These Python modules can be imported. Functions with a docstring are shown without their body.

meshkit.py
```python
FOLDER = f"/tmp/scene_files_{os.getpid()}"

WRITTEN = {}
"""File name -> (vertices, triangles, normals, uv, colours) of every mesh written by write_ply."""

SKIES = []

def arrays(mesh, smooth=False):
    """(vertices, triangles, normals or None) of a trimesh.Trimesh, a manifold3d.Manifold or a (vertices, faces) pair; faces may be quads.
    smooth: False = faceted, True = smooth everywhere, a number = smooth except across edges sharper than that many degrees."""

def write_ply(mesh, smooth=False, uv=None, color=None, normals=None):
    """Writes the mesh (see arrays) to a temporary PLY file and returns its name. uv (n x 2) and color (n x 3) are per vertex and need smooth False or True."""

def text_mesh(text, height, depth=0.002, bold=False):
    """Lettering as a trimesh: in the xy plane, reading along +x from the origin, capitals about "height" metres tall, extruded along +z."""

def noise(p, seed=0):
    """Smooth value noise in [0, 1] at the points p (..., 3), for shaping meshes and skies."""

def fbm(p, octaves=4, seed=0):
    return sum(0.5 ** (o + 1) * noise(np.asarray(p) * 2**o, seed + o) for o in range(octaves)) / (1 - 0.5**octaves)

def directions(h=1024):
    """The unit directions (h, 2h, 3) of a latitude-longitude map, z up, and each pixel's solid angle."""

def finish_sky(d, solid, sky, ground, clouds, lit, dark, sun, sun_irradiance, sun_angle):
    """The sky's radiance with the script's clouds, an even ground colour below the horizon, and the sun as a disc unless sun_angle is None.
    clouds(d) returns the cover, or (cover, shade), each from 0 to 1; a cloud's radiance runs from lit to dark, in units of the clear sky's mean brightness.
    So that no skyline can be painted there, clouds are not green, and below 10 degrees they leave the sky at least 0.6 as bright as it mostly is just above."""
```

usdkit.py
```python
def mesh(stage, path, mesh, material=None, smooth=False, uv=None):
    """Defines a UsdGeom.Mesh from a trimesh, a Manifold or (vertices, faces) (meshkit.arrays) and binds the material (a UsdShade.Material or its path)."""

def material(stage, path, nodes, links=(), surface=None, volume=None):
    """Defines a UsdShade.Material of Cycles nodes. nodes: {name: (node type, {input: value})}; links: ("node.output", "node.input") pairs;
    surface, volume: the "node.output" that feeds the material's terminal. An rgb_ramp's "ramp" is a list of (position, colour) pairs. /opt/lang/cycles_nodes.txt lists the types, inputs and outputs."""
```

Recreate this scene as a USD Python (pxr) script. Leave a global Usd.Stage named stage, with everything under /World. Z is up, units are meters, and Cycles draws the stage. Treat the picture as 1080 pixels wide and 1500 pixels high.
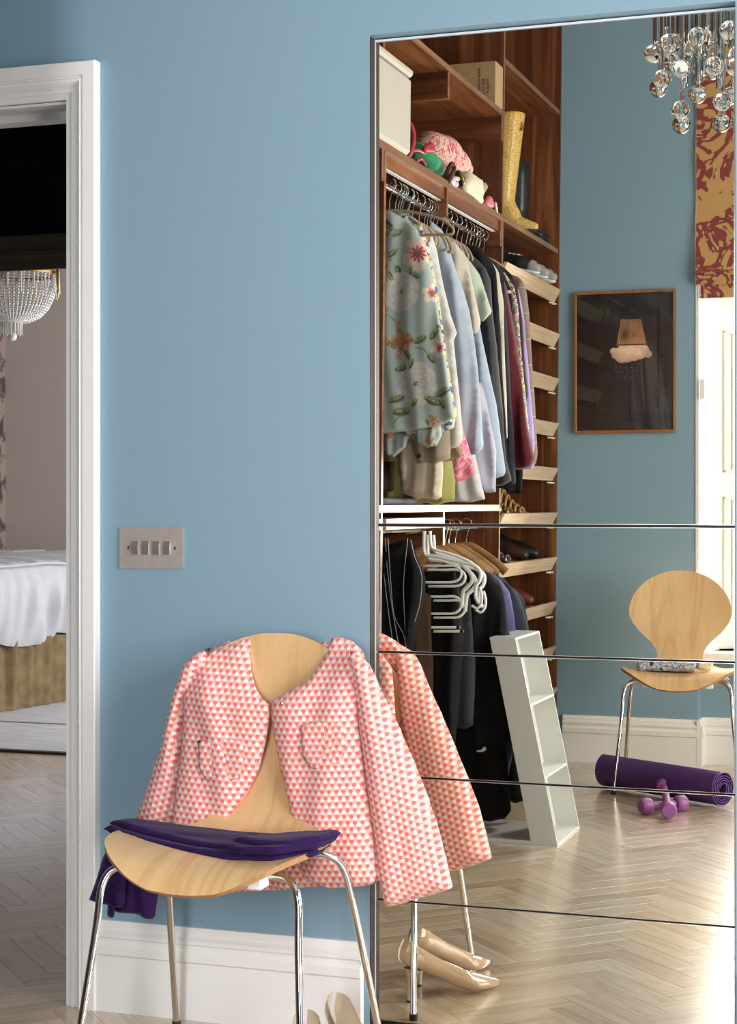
import math, random
import numpy as np, trimesh, shapely, manifold3d
from shapely.geometry import Polygon, Point, LineString
from scipy.spatial import Delaunay
import usdkit, meshkit
from pxr import Usd, UsdGeom, UsdLux, UsdShade, Sdf, Gf, Vt

stage = Usd.Stage.CreateInMemory()
UsdGeom.SetStageUpAxis(stage, 'Z')
UsdGeom.SetStageMetersPerUnit(stage, 1.0)
UsdGeom.Xform.Define(stage, '/World')
UsdGeom.Scope.Define(stage, '/World/Looks')
RND = random.Random(7)
rng = np.random.default_rng(7)

# ------------------------------------------------------------------ camera, light, exposure
FPX, CX, CY = 2550.0, 540.0, 737.0          # focal length and principal point in pixels of the 1080 x 1500 frame
S, C = 0.3256, 0.9455                       # yaw of the camera to the left of the wall's normal
CAM = np.array([0.0, -3.316, 1.074])
YM = 0.03                                   # plane of the mirror fronts (the wall's face is y = 0, the room y < 0)
EXPOSURE = -0.3
cam = UsdGeom.Camera.Define(stage, '/World/camera')
HA = 24.0
cam.CreateHorizontalApertureAttr(HA)
cam.CreateVerticalApertureAttr(HA * 1500 / 1080)
cam.CreateFocalLengthAttr(HA * FPX / 1080)
cam.CreateVerticalApertureOffsetAttr((CY - 750.0) / 1080 * HA)
cam.CreateClippingRangeAttr((0.02, 100.0))
cam.CreateFStopAttr(0.0)
cam.CreateExposureAttr(EXPOSURE)
_m = Gf.Matrix4d(C, S, 0, 0, 0, 0, 1, 0, S, -C, 0, 0, *CAM, 1)
cam.AddTransformOp().Set(_m)


def rect_light(name, pos, w, h, look, color, intensity):
    """A window's daylight: an area light standing in the window opening, facing along LOOK."""
    l = UsdLux.RectLight.Define(stage, '/World/' + name)
    l.CreateWidthAttr(w); l.CreateHeightAttr(h)
    l.CreateIntensityAttr(intensity); l.CreateColorAttr(Gf.Vec3f(*color))
    z = -np.array(look, float); z /= np.linalg.norm(z)
    y = np.array([0, 0, 1.0]); x = np.cross(y, z); x /= np.linalg.norm(x); y = np.cross(z, x)
    l.AddTransformOp().Set(Gf.Matrix4d(*x, 0, *y, 0, *z, 0, *pos, 1))
    return l


rect_light('window_daylight', (-0.69, -4.02, 1.55), 0.48, 2.10, (0, 1, 0), (1.0, 0.99, 0.98), 52.0)
rect_light('side_window_daylight', (1.92, -1.6, 1.45), 2.2, 2.1, (-1, 0, 0), (1.0, 0.965, 0.92), 14.5)
rect_light('bedroom_window_daylight', (-2.45, 4.7, 1.35), 2.4, 1.8, (-1, 0, 0), (0.98, 0.98, 1.0), 7.5)
dome = UsdLux.DomeLight.Define(stage, '/World/sky')
dome.CreateIntensityAttr(1.0); dome.CreateColorAttr(Gf.Vec3f(0.75, 0.87, 1.0))

# ------------------------------------------------------------------ from the photograph's pixels to places


def ray(px, py):
    X, Yd = (px - CX) / FPX, (CY - py) / FPX
    return np.array([X * C - S, X * S + C, Yd])


def at_y(px, py, y):                        # the point seen directly at depth y
    d = ray(px, py); return CAM + d * ((y - CAM[1]) / d[1])


def at_z(px, py, z=0.0):
    d = ray(px, py); return CAM + d * ((z - CAM[2]) / d[2])


def flip(p):                                # a point seen in the mirror stands in front of it
    p = np.array(p, float); p[..., 1] = 2 * YM - p[..., 1]; return p


def vD(px, py, D):                          # seen in the mirror, at distance D along the wall's normal
    return flip(at_y(px, py, D + CAM[1]))


def vx(px, py, x):
    d = ray(px, py); return flip(CAM + d * ((x - CAM[0]) / d[0]))


def vz(px, py, z=0.0):
    return flip(at_z(px, py, z))


def yr(D): return 2 * YM - (D + CAM[1])
def lean(x, z): return x + 0.011 * (z - 1.07)


# ------------------------------------------------------------------ naming and defining things
USED = {}


def numbered(parent, name):
    k = (str(parent), name); n = USED.get(k, 0); USED[k] = n + 1
    return name if n == 0 else f'{name}_{n:03d}'


def define(path, mesh, mat, smooth=False, uv=None, cols=None):
    m = usdkit.mesh(stage, path, mesh, mat, smooth=smooth, uv=uv)
    if cols is not None:
        UsdGeom.PrimvarsAPI(m).CreatePrimvar('tint', Sdf.ValueTypeNames.Color3fArray, 'vertex').Set(Vt.Vec3fArray.FromNumpy(np.asarray(cols, np.float32)))
    return m


def keys(p, label=None, cat=None, group=None, kind=None):
    for k, v in (('label', label), ('category', cat), ('group', group), ('kind', kind)):
        if v: p.SetCustomDataByKey(k, v)


def vf(mesh):
    if isinstance(mesh, dict): return mesh['v'], mesh['f'], mesh.get('uv'), mesh.get('c')
    v, f, _ = meshkit.arrays(mesh); return v, f, None, None


class Thing:
    def __init__(s, name, label, cat, base, group=None, kind=None, rotz=0):
        s.name = name; s.base = np.array(base, float)
        s.path = '/World/' + numbered('/World', name)
        s.x = UsdGeom.Xform.Define(stage, s.path)
        s.x.AddTranslateOp().Set(Gf.Vec3d(*map(float, s.base)))
        if rotz: s.x.AddRotateZOp().Set(float(rotz))
        s.p = s.x.GetPrim(); s.data = (label, cat, group)
        keys(s.p, label, cat, group, kind)

    def part(s, name, mesh, mat, parent=None, smooth=False, label=None, kind=None, local=False):
        v, f, uv, c = vf(mesh)
        par = parent or s.path
        path = f'{par}/{numbered(par, name)}'
        m = define(path, (v if local else v - s.base, f), mat, smooth, uv, c)
        keys(m.GetPrim(), label, kind=kind)
        return path


def solo(name, label, cat, mesh, mat, smooth=False, group=None, kind=None):
    v, f, uv, c = vf(mesh)
    b = np.array([(v[:, 0].min() + v[:, 0].max()) / 2, (v[:, 1].min() + v[:, 1].max()) / 2, v[:, 2].min()])
    path = '/World/' + numbered('/World', name)
    m = define(path, (v - b, f), mat, smooth, uv, c)
    m.AddTranslateOp().Set(Gf.Vec3d(*map(float, b)))
    keys(m.GetPrim(), label, cat, group, kind)
    return path


def structure(name, mesh, mat, smooth=False):
    v, f, uv, c = vf(mesh)
    path = '/World/' + numbered('/World', name)
    m = define(path, (v, f), mat, smooth, uv, c); keys(m.GetPrim(), kind='structure'); return path


def dup(t, label, base, rotz=0, group=None, rot=None):
    path = '/World/' + numbered('/World', t.name)
    x = UsdGeom.Xform.Define(stage, path)
    x.AddTranslateOp().Set(Gf.Vec3d(*map(float, base)))
    if rot is not None: x.AddRotateXYZOp().Set(Gf.Vec3f(*rot))
    elif rotz: x.AddRotateZOp().Set(float(rotz))
    p = x.GetPrim(); keys(p, label, t.data[1], group or t.data[2])
    for c in t.p.GetChildren():
        q = stage.DefinePrim(f'{path}/{c.GetName()}')
        q.GetReferences().AddInternalReference(c.GetPath())
    return p


# ------------------------------------------------------------------ shapes
def cat_(*ms):
    vs, fs, us, cs, n = [], [], [], [], 0
    for m in ms:
        v, f, u, c = vf(m); vs.append(v); fs.append(f + n); n += len(v); us.append(u); cs.append(c)
    d = dict(v=np.vstack(vs), f=np.vstack(fs))
    if all(u is not None for u in us): d['uv'] = np.vstack(us)
    if all(c is not None for c in cs): d['c'] = np.vstack(cs)
    return d


def box(x0, x1, y0, y1, z0, z1, b=0.0):
    if x0 > x1: x0, x1 = x1, x0
    if y0 > y1: y0, y1 = y1, y0
    if z0 > z1: z0, z1 = z1, z0
    if b <= 0:
        m = trimesh.creation.box((x1 - x0, y1 - y0, z1 - z0)); m.apply_translation(((x0 + x1) / 2, (y0 + y1) / 2, (z0 + z1) / 2)); return m
    pts = []
    for i, X in enumerate((x0, x1)):
        for j, Y in enumerate((y0, y1)):
            for k, Z in enumerate((z0, z1)):
                sx, sy, sz = (b, -b)[i], (b, -b)[j], (b, -b)[k]
                pts += [(X, Y + sy, Z + sz), (X + sx, Y, Z + sz), (X + sx, Y + sy, Z)]
    return trimesh.convex.convex_hull(np.array(pts))


def leaned(m):
    v, f, u, c = vf(m); v = np.array(v, float); v[:, 0] = lean(v[:, 0], v[:, 2]); return dict(v=v, f=f)


def moved(m, R=None, t=(0, 0, 0)):
    v, f, u, c = vf(m); v = np.array(v, float)
    if R is not None: v = v @ np.array(R).T
    d = dict(v=v + np.array(t, float), f=f)
    if u is not None: d['uv'] = u
    if c is not None: d['c'] = c
    return d


def rotz(a): a = math.radians(a); return np.array([[math.cos(a), -math.sin(a), 0], [math.sin(a), math.cos(a), 0], [0, 0, 1]])
def rotx(a): a = math.radians(a); return np.array([[1, 0, 0], [0, math.cos(a), -math.sin(a)], [0, math.sin(a), math.cos(a)]])
def roty(a): a = math.radians(a); return np.array([[math.cos(a), 0, math.sin(a)], [0, 1, 0], [-math.sin(a), 0, math.cos(a)]])


def smooth_path(pts, n=8):
    p = np.asarray(pts, float); q = np.vstack([2 * p[0] - p[1], p, 2 * p[-1] - p[-2]]); out = []
    for i in range(1, len(q) - 2):
        for t in np.linspace(0, 1, n, endpoint=False):
            a, b, c, d = q[i - 1:i + 3]
            out.append(0.5 * ((2 * b) + (c - a) * t + (2 * a - 5 * b + 4 * c - d) * t * t + (3 * b - a - 3 * c + d) * t ** 3))
    return np.array(out + [p[-1]])


def tube(pts, r, sides=10, caps=True, flat=None):
    """A swept tube. r: radius or radii; flat=(axis vector, factor) squashes the section along an axis."""
    p = np.asarray(pts, float); n = len(p); r = np.broadcast_to(r, (n,))
    t = np.gradient(p, axis=0); t /= np.linalg.norm(t, axis=1, keepdims=True) + 1e-12
    a = np.zeros((n, 3)); ref = np.array([0, 0, 1.0]) if abs(t[0][2]) < 0.9 else np.array([1.0, 0, 0])
    a[0] = np.cross(t[0], ref); a[0] /= np.linalg.norm(a[0])
    for i in range(1, n):
        a[i] = a[i - 1] - t[i] * (a[i - 1] @ t[i]); a[i] /= np.linalg.norm(a[i]) + 1e-12
    b = np.cross(t, a); ang = np.arange(sides) * 2 * np.pi / sides
    off = np.cos(ang)[None, :, None] * a[:, None] + np.sin(ang)[None, :, None] * b[:, None]
    if flat is not None:
        ax = np.array(flat[0], float); ax /= np.linalg.norm(ax); off = off - (1 - flat[1]) * (off @ ax)[..., None] * ax
    v = (p[:, None] + r[:, None, None] * off).reshape(-1, 3); f = []
    for i in range(n - 1):
        for j in range(sides):
            k = (j + 1) % sides; A, B, D_, E = i * sides + j, i * sides + k, (i + 1) * sides + k, (i + 1) * sides + j
            f += [(A, B, D_), (A, D_, E)]
    if caps:
        v = np.vstack([v, p[0], p[-1]]); m = len(v)
        for j in range(sides):
            k = (j + 1) % sides; f += [(m - 2, k, j), (m - 1, (n - 1) * sides + j, (n - 1) * sides + k)]
    return dict(v=v, f=np.array(f))


def lathe(prof, sides=24, center=(0, 0, 0)):
    prof = np.asarray(prof, float); n = len(prof); a = np.arange(sides) * 2 * np.pi / sides
    v = np.stack([prof[:, None, 0] * np.cos(a), prof[:, None, 0] * np.sin(a), np.repeat(prof[:, 1:2], sides, 1)], -1).reshape(-1, 3); f = []
    for i in range(n - 1):
        for j in range(sides):
            k = (j + 1) % sides; A, B, D_, E = i * sides + j, i * sides + k, (i + 1) * sides + k, (i + 1) * sides + j
            f += [(A, B, D_), (A, D_, E)]
    return dict(v=v + np.array(center, float), f=np.array(f))


def sphere(c, r, sub=3):
    m = trimesh.creation.icosphere(sub, r); m.apply_translation(c); return m


def hull(points_radii, sub=2):
    pts = np.vstack([trimesh.creation.icosphere(sub, r).vertices + np.array(c) for c, r in points_radii]); return trimesh.convex.convex_hull(pts)


def union_smooth(parts, edge=0.01, it=10, amp=0.0, scale=20, seed=0):
    man = None
    for h in parts:
        v, f, _, _ = vf(h)
        m = manifold3d.Manifold(manifold3d.Mesh(np.asarray(v, np.float32), np.asarray(f, np.uint32)))
        man = m if man is None else man + m
    man = man.refine_to_length(edge); me = man.to_mesh(); t = trimesh.Trimesh(me.vert_properties[:, :3], me.tri_verts, process=True)
    if it: trimesh.smoothing.filter_taubin(t, iterations=it)
    if amp:
        t.vertices = t.vertices + t.vertex_normals * ((meshkit.fbm(t.vertices * scale, 3, seed) - 0.5) * 2 * amp)[:, None]
    return t


def puff(poly, h=0.012, T=0.015, edge=0.03, fold=None, both=True):
    """A sewn-cloth body: outline in its own (u, v) plane, rounded towards the edges, front +w and back -w."""
    P = Polygon(poly).buffer(0)
    if P.geom_type != 'Polygon': P = max(P.geoms, key=lambda g: g.area)
    L = P.exterior.length; nb = max(12, int(L / h)); B = np.array([P.exterior.interpolate(i * L / nb).coords[0] for i in range(nb)])
    x0, y0, x1, y1 = P.bounds; rows = np.arange(y0, y1, h * 0.866)
    G = np.array([(x + (0.5 * h if i % 2 else 0), y) for i, y in enumerate(rows) for x in np.arange(x0, x1 + h, h)])
    ins = shapely.contains_xy(P, G[:, 0], G[:, 1]); G = G[ins]; ring = P.exterior
    d = shapely.distance(shapely.points(G), ring); G = G[d > h * 0.55]; d = d[d > h * 0.55]
    pts = np.vstack([B, G]); d = np.concatenate([np.zeros(nb), d]); tri = Delaunay(pts).simplices
    cen = pts[tri].mean(1); tri = tri[shapely.contains_xy(P, cen[:, 0], cen[:, 1])]
    e1, e2 = pts[tri[:, 1]] - pts[tri[:, 0]], pts[tri[:, 2]] - pts[tri[:, 0]]; cr = e1[:, 0] * e2[:, 1] - e1[:, 1] * e2[:, 0]
    tri[cr < 0] = tri[cr < 0][:, ::-1]; tri = tri[np.abs(cr) > 1e-12]
    q = np.clip(d / edge, 0, 1); t = T * np.sqrt(1 - (1 - q) ** 2)
    w0 = fold(pts[:, 0], pts[:, 1]) if fold else np.zeros(len(pts))
    n = len(pts); idx = np.arange(n) + n; idx[:nb] = np.arange(nb)
    back = idx - np.where(np.arange(n) < nb, 0, nb)
    V = np.vstack([np.c_[pts, w0 + t], np.c_[pts[nb:], (w0 - t)[nb:]]])
    F = np.vstack([tri, back[tri][:, ::-1]])
    return dict(v=V, f=F, uv=np.vstack([pts, pts[nb:]]))


def folds(amp=0.006, lam=0.07, seed=0, slant=0.0, grow=None, cross=0.25):
    r = np.random.default_rng(seed); ph = r.uniform(0, 6.28, 6)

    def fn(u, v):
        x = u + slant * v + 0.012 * np.sin(v * 9 + ph[0])
        a = np.sin(2 * np.pi * x / lam + ph[1]) + 0.6 * np.sin(2 * np.pi * x / (lam * 0.57) + ph[2] + v * 3) + cross * np.sin(v * 30 + u * 14 + ph[3])
        g = 1.0 if grow is None else np.clip((grow[0] - v) / grow[1], 0.1, 1)
        return amp * a * g
    return fn


def plane_map(m, fn):
    d = dict(m); d['v'] = fn(m['v'][:, 0], m['v'][:, 1], m['v'][:, 2]); return d


def sweep_profile(prof, path, closed_ends=True):
    """prof: (a, b) points; path: function (a, b, i) -> 3D point at station i, n stations."""
    fn, n = path; k = len(prof)
    v = np.array([[fn(a, b, i) for a, b in prof] for i in range(n)]).reshape(-1, 3); f = []
    for i in range(n - 1):
        for j in range(k):
            l = (j + 1) % k; f += [(i * k + j, i * k + l, (i + 1) * k + l), (i * k + j, (i + 1) * k + l, (i + 1) * k + j)]
    if closed_ends:
        T = trimesh.creation.triangulate_polygon(Polygon(prof), engine='earcut') if False else None
        c0, c1 = v[:k].mean(0), v[-k:].mean(0); m = len(v); v = np.vstack([v, c0, c1])
        for j in range(k):
            l = (j + 1) % k; f += [(m, l, j), (m + 1, (n - 1) * k + j, (n - 1) * k + l)]
    return dict(v=v, f=np.array(f))


# ------------------------------------------------------------------ materials
def mat(name, nodes, links, surface='p.BSDF'):
    return usdkit.material(stage, '/World/Looks/' + name, nodes, links, surface=surface)


def plain(name, col, rough=0.6, bump=0.0, bscale=200, var=0.0, vscale=3, **kw):
    n = {'p': ('principled_bsdf', dict(base_color=col, roughness=rough, **kw))}; l = []
    if bump or var: n['tc'] = ('texture_coordinate', {})
    if bump:
        n['n'] = ('noise_texture', {'scale': bscale, 'detail': 3}); n['b'] = ('bump', {'strength': bump, 'distance': 0.002})
        l += [('tc.object', 'n.vector'), ('n.fac', 'b.height'), ('b.normal', 'p.normal')]
    if var:
        n['v'] = ('noise_texture', {'scale': vscale, 'detail': 3}); n['r'] = ('rgb_ramp', {'ramp': [(0.3, tuple(c * (1 - var) for c in col)), (0.7, tuple(min(1, c * (1 + var)) for c in col))]})
        l += [('tc.object', 'v.vector'), ('v.fac', 'r.fac'), ('r.color', 'p.base_color')]
    return mat(name, n, l)


def wood(name, axis, dark, mid, light, rough=0.38, across=16, along=0.9, coat=0.0, dist=1.2):
    sc = [across] * 3; sc[axis] = along; sf = [150] * 3; sf[axis] = 3
    return mat(name, {'tc': ('texture_coordinate', {}), 'm': ('mapping', {'scale': sc}), 'n': ('noise_texture', {'scale': 1.0, 'detail': 5, 'roughness': 0.6, 'distortion': dist}),
                      'r': ('rgb_ramp', {'ramp': [(0.28, dark), (0.5, mid), (0.72, light)]}), 'm2': ('mapping', {'scale': sf}), 'n2': ('noise_texture', {'scale': 1.0, 'detail': 2}),
                      'r2': ('rgb_ramp', {'ramp': [(0.3, (0.72, 0.72, 0.72)), (0.65, (1, 1, 1))]}), 'x': ('mix_color', {'blend_type': 'multiply', 'fac': 1.0}),
                      'p': ('principled_bsdf', {'roughness': rough, 'coat_weight': coat, 'coat_roughness': 0.15})},
               [('tc.object', 'm.vector'), ('m.vector', 'n.vector'), ('n.fac', 'r.fac'), ('tc.object', 'm2.vector'), ('m2.vector', 'n2.vector'), ('n2.fac', 'r2.fac'),
                ('r.color', 'x.a'), ('r2.color', 'x.b'), ('x.result', 'p.base_color')])


def fabric(name, col, rough=0.85, sheen=0.25, weave=900, var=0.1):
    return mat(name, {'tc': ('texture_coordinate', {}), 'n': ('noise_texture', {'scale': weave, 'detail': 1}), 'b': ('bump', {'strength': 0.25, 'distance': 0.0008}),
                      'v': ('noise_texture', {'scale': 18, 'detail': 3}), 'r': ('rgb_ramp', {'ramp': [(0.3, tuple(c * (1 - var) for c in col)), (0.7, tuple(min(1, c * (1 + var)) for c in col))]}),
                      'p': ('principled_bsdf', {'roughness': rough, 'specular_ior_level': 0.12, 'sheen_weight': sheen * min(1.0, 3.5 * max(col)), 'sheen_roughness': 0.4})},
               [('tc.object', 'n.vector'), ('n.fac', 'b.height'), ('b.normal', 'p.normal'), ('tc.object', 'v.vector'), ('v.fac', 'r.fac'), ('r.color', 'p.base_color')])


def striped(name, base, stripe, period, width, axis='y', base2=None, period2=0.0, width2=0.0, rough=0.85):
    """Woven stripes along the cloth's own coordinates (u across, v up); a second set gives a check."""
    n = {'uv': ('uvmap', {'attribute': 'st'}), 's': ('separate_xyz', {}), 'd': ('math', {'math_type': 'divide', 'value2': period}), 'fr': ('math', {'math_type': 'fraction'}),
         'l': ('math', {'math_type': 'less_than', 'value2': width}), 'x': ('mix_color', {'a': base, 'b': stripe}), 'p': ('principled_bsdf', {'roughness': rough, 'specular_ior_level': 0.15})}
    l = [('uv.UV', 's.vector'), (f's.{axis}', 'd.value1'), ('d.value', 'fr.value1'), ('fr.value', 'l.value1'), ('l.value', 'x.fac')]
    if base2 is not None:
        o = 'x' if axis == 'y' else 'y'
        n.update({'d2': ('math', {'math_type': 'divide', 'value2': period2}), 'fr2': ('math', {'math_type': 'fraction'}), 'l2': ('math', {'math_type': 'less_than', 'value2': width2}), 'x2': ('mix_color', {'b': base2})})
        l += [(f's.{o}', 'd2.value1'), ('d2.value', 'fr2.value1'), ('fr2.value', 'l2.value1'), ('l2.value', 'x2.fac'), ('x.result', 'x2.a'), ('x2.result', 'p.base_color')]
    else: l += [('x.result', 'p.base_color')]
    return mat(name, n, l)


def blotch(name, stops, scale, rough=0.8, dist=0.6, detail=2):
    return mat(name, {'tc': ('texture_coordinate', {}), 'n': ('noise_texture', {'scale': scale, 'detail': detail, 'distortion': dist}),
                      'r': ('rgb_ramp', {'ramp': stops, 'interpolate': False}), 'p': ('principled_bsdf', {'roughness': rough})},
               [('tc.object', 'n.vector'), ('n.fac', 'r.fac'), ('r.color', 'p.base_color')])


def tinted(name, rough=0.8, **kw):
    return mat(name, {'a': ('attribute', {'attribute': 'tint'}), 'p': ('principled_bsdf', dict(roughness=rough, **kw))}, [('a.color', 'p.base_color')])


BLUE = plain('blue_wall_paint', (0.195, 0.310, 0.390), 0.55, bump=0.05, bscale=350)
WHITE = plain('white_gloss_paint', (0.78, 0.765, 0.745), 0.32)
CEIL = plain('ceiling_paint', (0.82, 0.82, 0.80), 0.8)
GREYWALL = plain('grey_wall_paint', (0.56, 0.50, 0.445), 0.8)
DARKWALL = plain('unlit_wall_black', (0.0015, 0.0013, 0.0012), 0.95)  # near-black colour puts the darkness of the unlit hallway into its walls
DARKTRIM = plain('dark_moulding_paint', (0.17, 0.115, 0.068), 0.6)
WAL_DARK, WAL_MID, WAL_LIGHT = (0.040, 0.012, 0.005), (0.145, 0.046, 0.0155), (0.29, 0.112, 0.041)
WALY_LIT = wood('walnut_bounce_lit', 1, (0.09, 0.028, 0.010), (0.22, 0.075, 0.025), (0.38, 0.155, 0.058))  # lighter, more orange walnut: floor-bounced light on the shelves put into the colour
WALZ = wood('walnut_upright', 2, WAL_DARK, WAL_MID, WAL_LIGHT)
WALX = wood('walnut_crosswise', 0, WAL_DARK, WAL_MID, WAL_LIGHT)
WALEDGE = wood('walnut_edging', 1, (0.14, 0.06, 0.028), (0.24, 0.115, 0.06), (0.33, 0.17, 0.09), rough=0.3)
MAPLE_LIT = wood('maple_and_lit_walnut', 1, (0.55, 0.39, 0.245), (0.64, 0.475, 0.315), (0.70, 0.54, 0.37), across=9, rough=0.35)  # real maple for the lips; elsewhere it colours walnut as strongly lit
BIRCH = mat('birch_ply', {'uv': ('uvmap', {'attribute': 'st'}), 'm': ('mapping', {'scale': (9, 1.1, 1)}), 'n': ('noise_texture', {'scale': 1.0, 'detail': 3, 'distortion': 1.0}), 'w': ('math', {'math_type': 'multiply', 'value2': 26.0}), 'sn': ('math', {'math_type': 'sine'}), 'mr': ('map_range', {'from_min': -1, 'from_max': 1}),
                          'r': ('rgb_ramp', {'ramp': [(0.0, (0.575, 0.345, 0.155)), (0.18, (0.635, 0.40, 0.188)), (1.0, (0.665, 0.43, 0.21))]}), 'm2': ('mapping', {'scale': (320, 9, 1)}), 'n2': ('noise_texture', {'scale': 1.0, 'detail': 1}), 'r2': ('rgb_ramp', {'ramp': [(.3, (.93, .93, .93)), (.7, (1, 1, 1))]}),
                          'x': ('mix_color', {'blend_type': 'multiply', 'fac': 1.0}), 'p': ('principled_bsdf', {'roughness': 0.3, 'coat_weight': 0.35, 'coat_roughness': 0.15})},
            [('uv.UV', 'm.vector'), ('m.vector', 'n.vector'), ('n.fac', 'w.value1'), ('w.value', 'sn.value1'), ('sn.value', 'mr.value'), ('mr.result', 'r.fac'), ('uv.UV', 'm2.vector'), ('m2.vector', 'n2.vector'), ('n2.fac', 'r2.fac'), ('r.color', 'x.a'), ('r2.color', 'x.b'), ('x.result', 'p.base_color')])
PLYEDGE = wood('ply_edge', 0, (0.30, 0.15, 0.06), (0.40, 0.21, 0.09), (0.5, 0.28, 0.12), across=8)
CHROME = plain('chrome', (0.72, 0.70, 0.68), 0.06, metallic=1.0)
NICKEL = plain('brushed_nickel', (0.46, 0.40, 0.365), 0.45, bump=0.1, bscale=90, metallic=0.45, var=0.06, vscale=30)
MIRROR = plain('mirror_silvering', (0.90, 0.875, 0.775), 0.0, metallic=1.0)
SEAM = plain('mirror_backing', (0.02, 0.012, 0.01), 0.5)
RUBBER = plain('black_rubber', (0.01, 0.01, 0.012), 0.6)
WHITEPL = plain('white_plastic', (0.80, 0.80, 0.79), 0.3)
WHITELAM = plain('white_laminate', (0.60, 0.60, 0.575), 0.25)
GOLD = plain('aged_brass', (0.48, 0.31, 0.12), 0.35, metallic=0.9)
FLOORM = mat('oak_planks', {'uv': ('uvmap', {'attribute': 'st'}), 'm': ('mapping', {'scale': (3.0, 42.0, 1.0)}), 'n': ('noise_texture', {'scale': 1.0, 'detail': 5, 'roughness': 0.65, 'distortion': 0.7}),
                            'r': ('rgb_ramp', {'ramp': [(0.30, (0.70, 0.66, 0.62)), (0.52, (1, 1, 1)), (0.75, (1.12, 1.1, 1.08))]}), 'a': ('attribute', {'attribute': 'tint'}),
                            'x': ('mix_color', {'blend_type': 'multiply', 'fac': 1.0, 'use_clamp': False}), 'b': ('bump', {'strength': 0.12, 'distance': 0.001}),
                            'p': ('principled_bsdf', {'roughness': 0.25, 'specular_ior_level': 0.55, 'coat_weight': 0.9, 'coat_roughness': 0.17})},
             [('uv.UV', 'm.vector'), ('m.vector', 'n.vector'), ('n.fac', 'r.fac'), ('r.color', 'x.a'), ('a.color', 'x.b'), ('x.result', 'p.base_color'), ('n.fac', 'b.height'), ('b.normal', 'p.normal')])

# ------------------------------------------------------------------ room shell
WT = 0.15                                    # wall thickness
DX0, DX1, DZ = -2.62, -1.822, 1.935          # door opening
NX0, NX1, NZ = -1.140, -0.413, 2.017         # mirrored cabinet's niche
XR, YB, CZ = 1.8, -3.67, 3.20                # right wall, back wall, ceiling
HX0, HX1, HY0, HY1 = -6.7, 2.0, -4.1, 7.35   # everything


def wall_boxes(xs, zs, holes, y0, y1):
    """Boxes of a wall in the xz plane around rectangular holes."""
    P = Polygon([(xs[0], zs[0]), (xs[1], zs[0]), (xs[1], zs[1]), (xs[0], zs[1])])
    for (a, b, c, d) in holes: P = P.difference(Polygon([(a, c), (b, c), (b, d), (a, d)]))
    cs = manifold3d.CrossSection([np.array(P.exterior.coords)[:-1]] + [np.array(i.coords)[:-1] for i in P.interiors], manifold3d.FillRule.EvenOdd)
    m = manifold3d.Manifold.extrude(cs, y1 - y0).to_mesh(); v = m.vert_properties[:, :3]
    return dict(v=np.c_[v[:, 0], y1 - v[:, 2], v[:, 1]], f=m.tri_verts)


structure('wall_front', wall_boxes((-6.7, XR + 0.15), (0, CZ), [(DX0, DX1, -1, DZ), (NX0, NX1, -1, NZ)], 0, WT), BLUE)
structure('ceiling', box(HX0 - .15, HX1, HY0, HY1 + .15, CZ, CZ + 0.1), CEIL)
structure('wall_right', cat_(box(XR, XR + .15, -4.1, -2.75, 0, CZ), box(XR, XR + .15, -0.45, 0.0, 0, CZ), box(XR, XR + .15, -2.75, -0.45, 0, 0.35), box(XR, XR + .15, -2.75, -0.45, 2.55, CZ)), BLUE)
structure('wall_left', cat_(box(-2.95, -2.14, YB - .4, -0.84, 0, CZ), box(-3.1, -2.95, -4.0, 0, 0, CZ)), BLUE)
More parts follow.
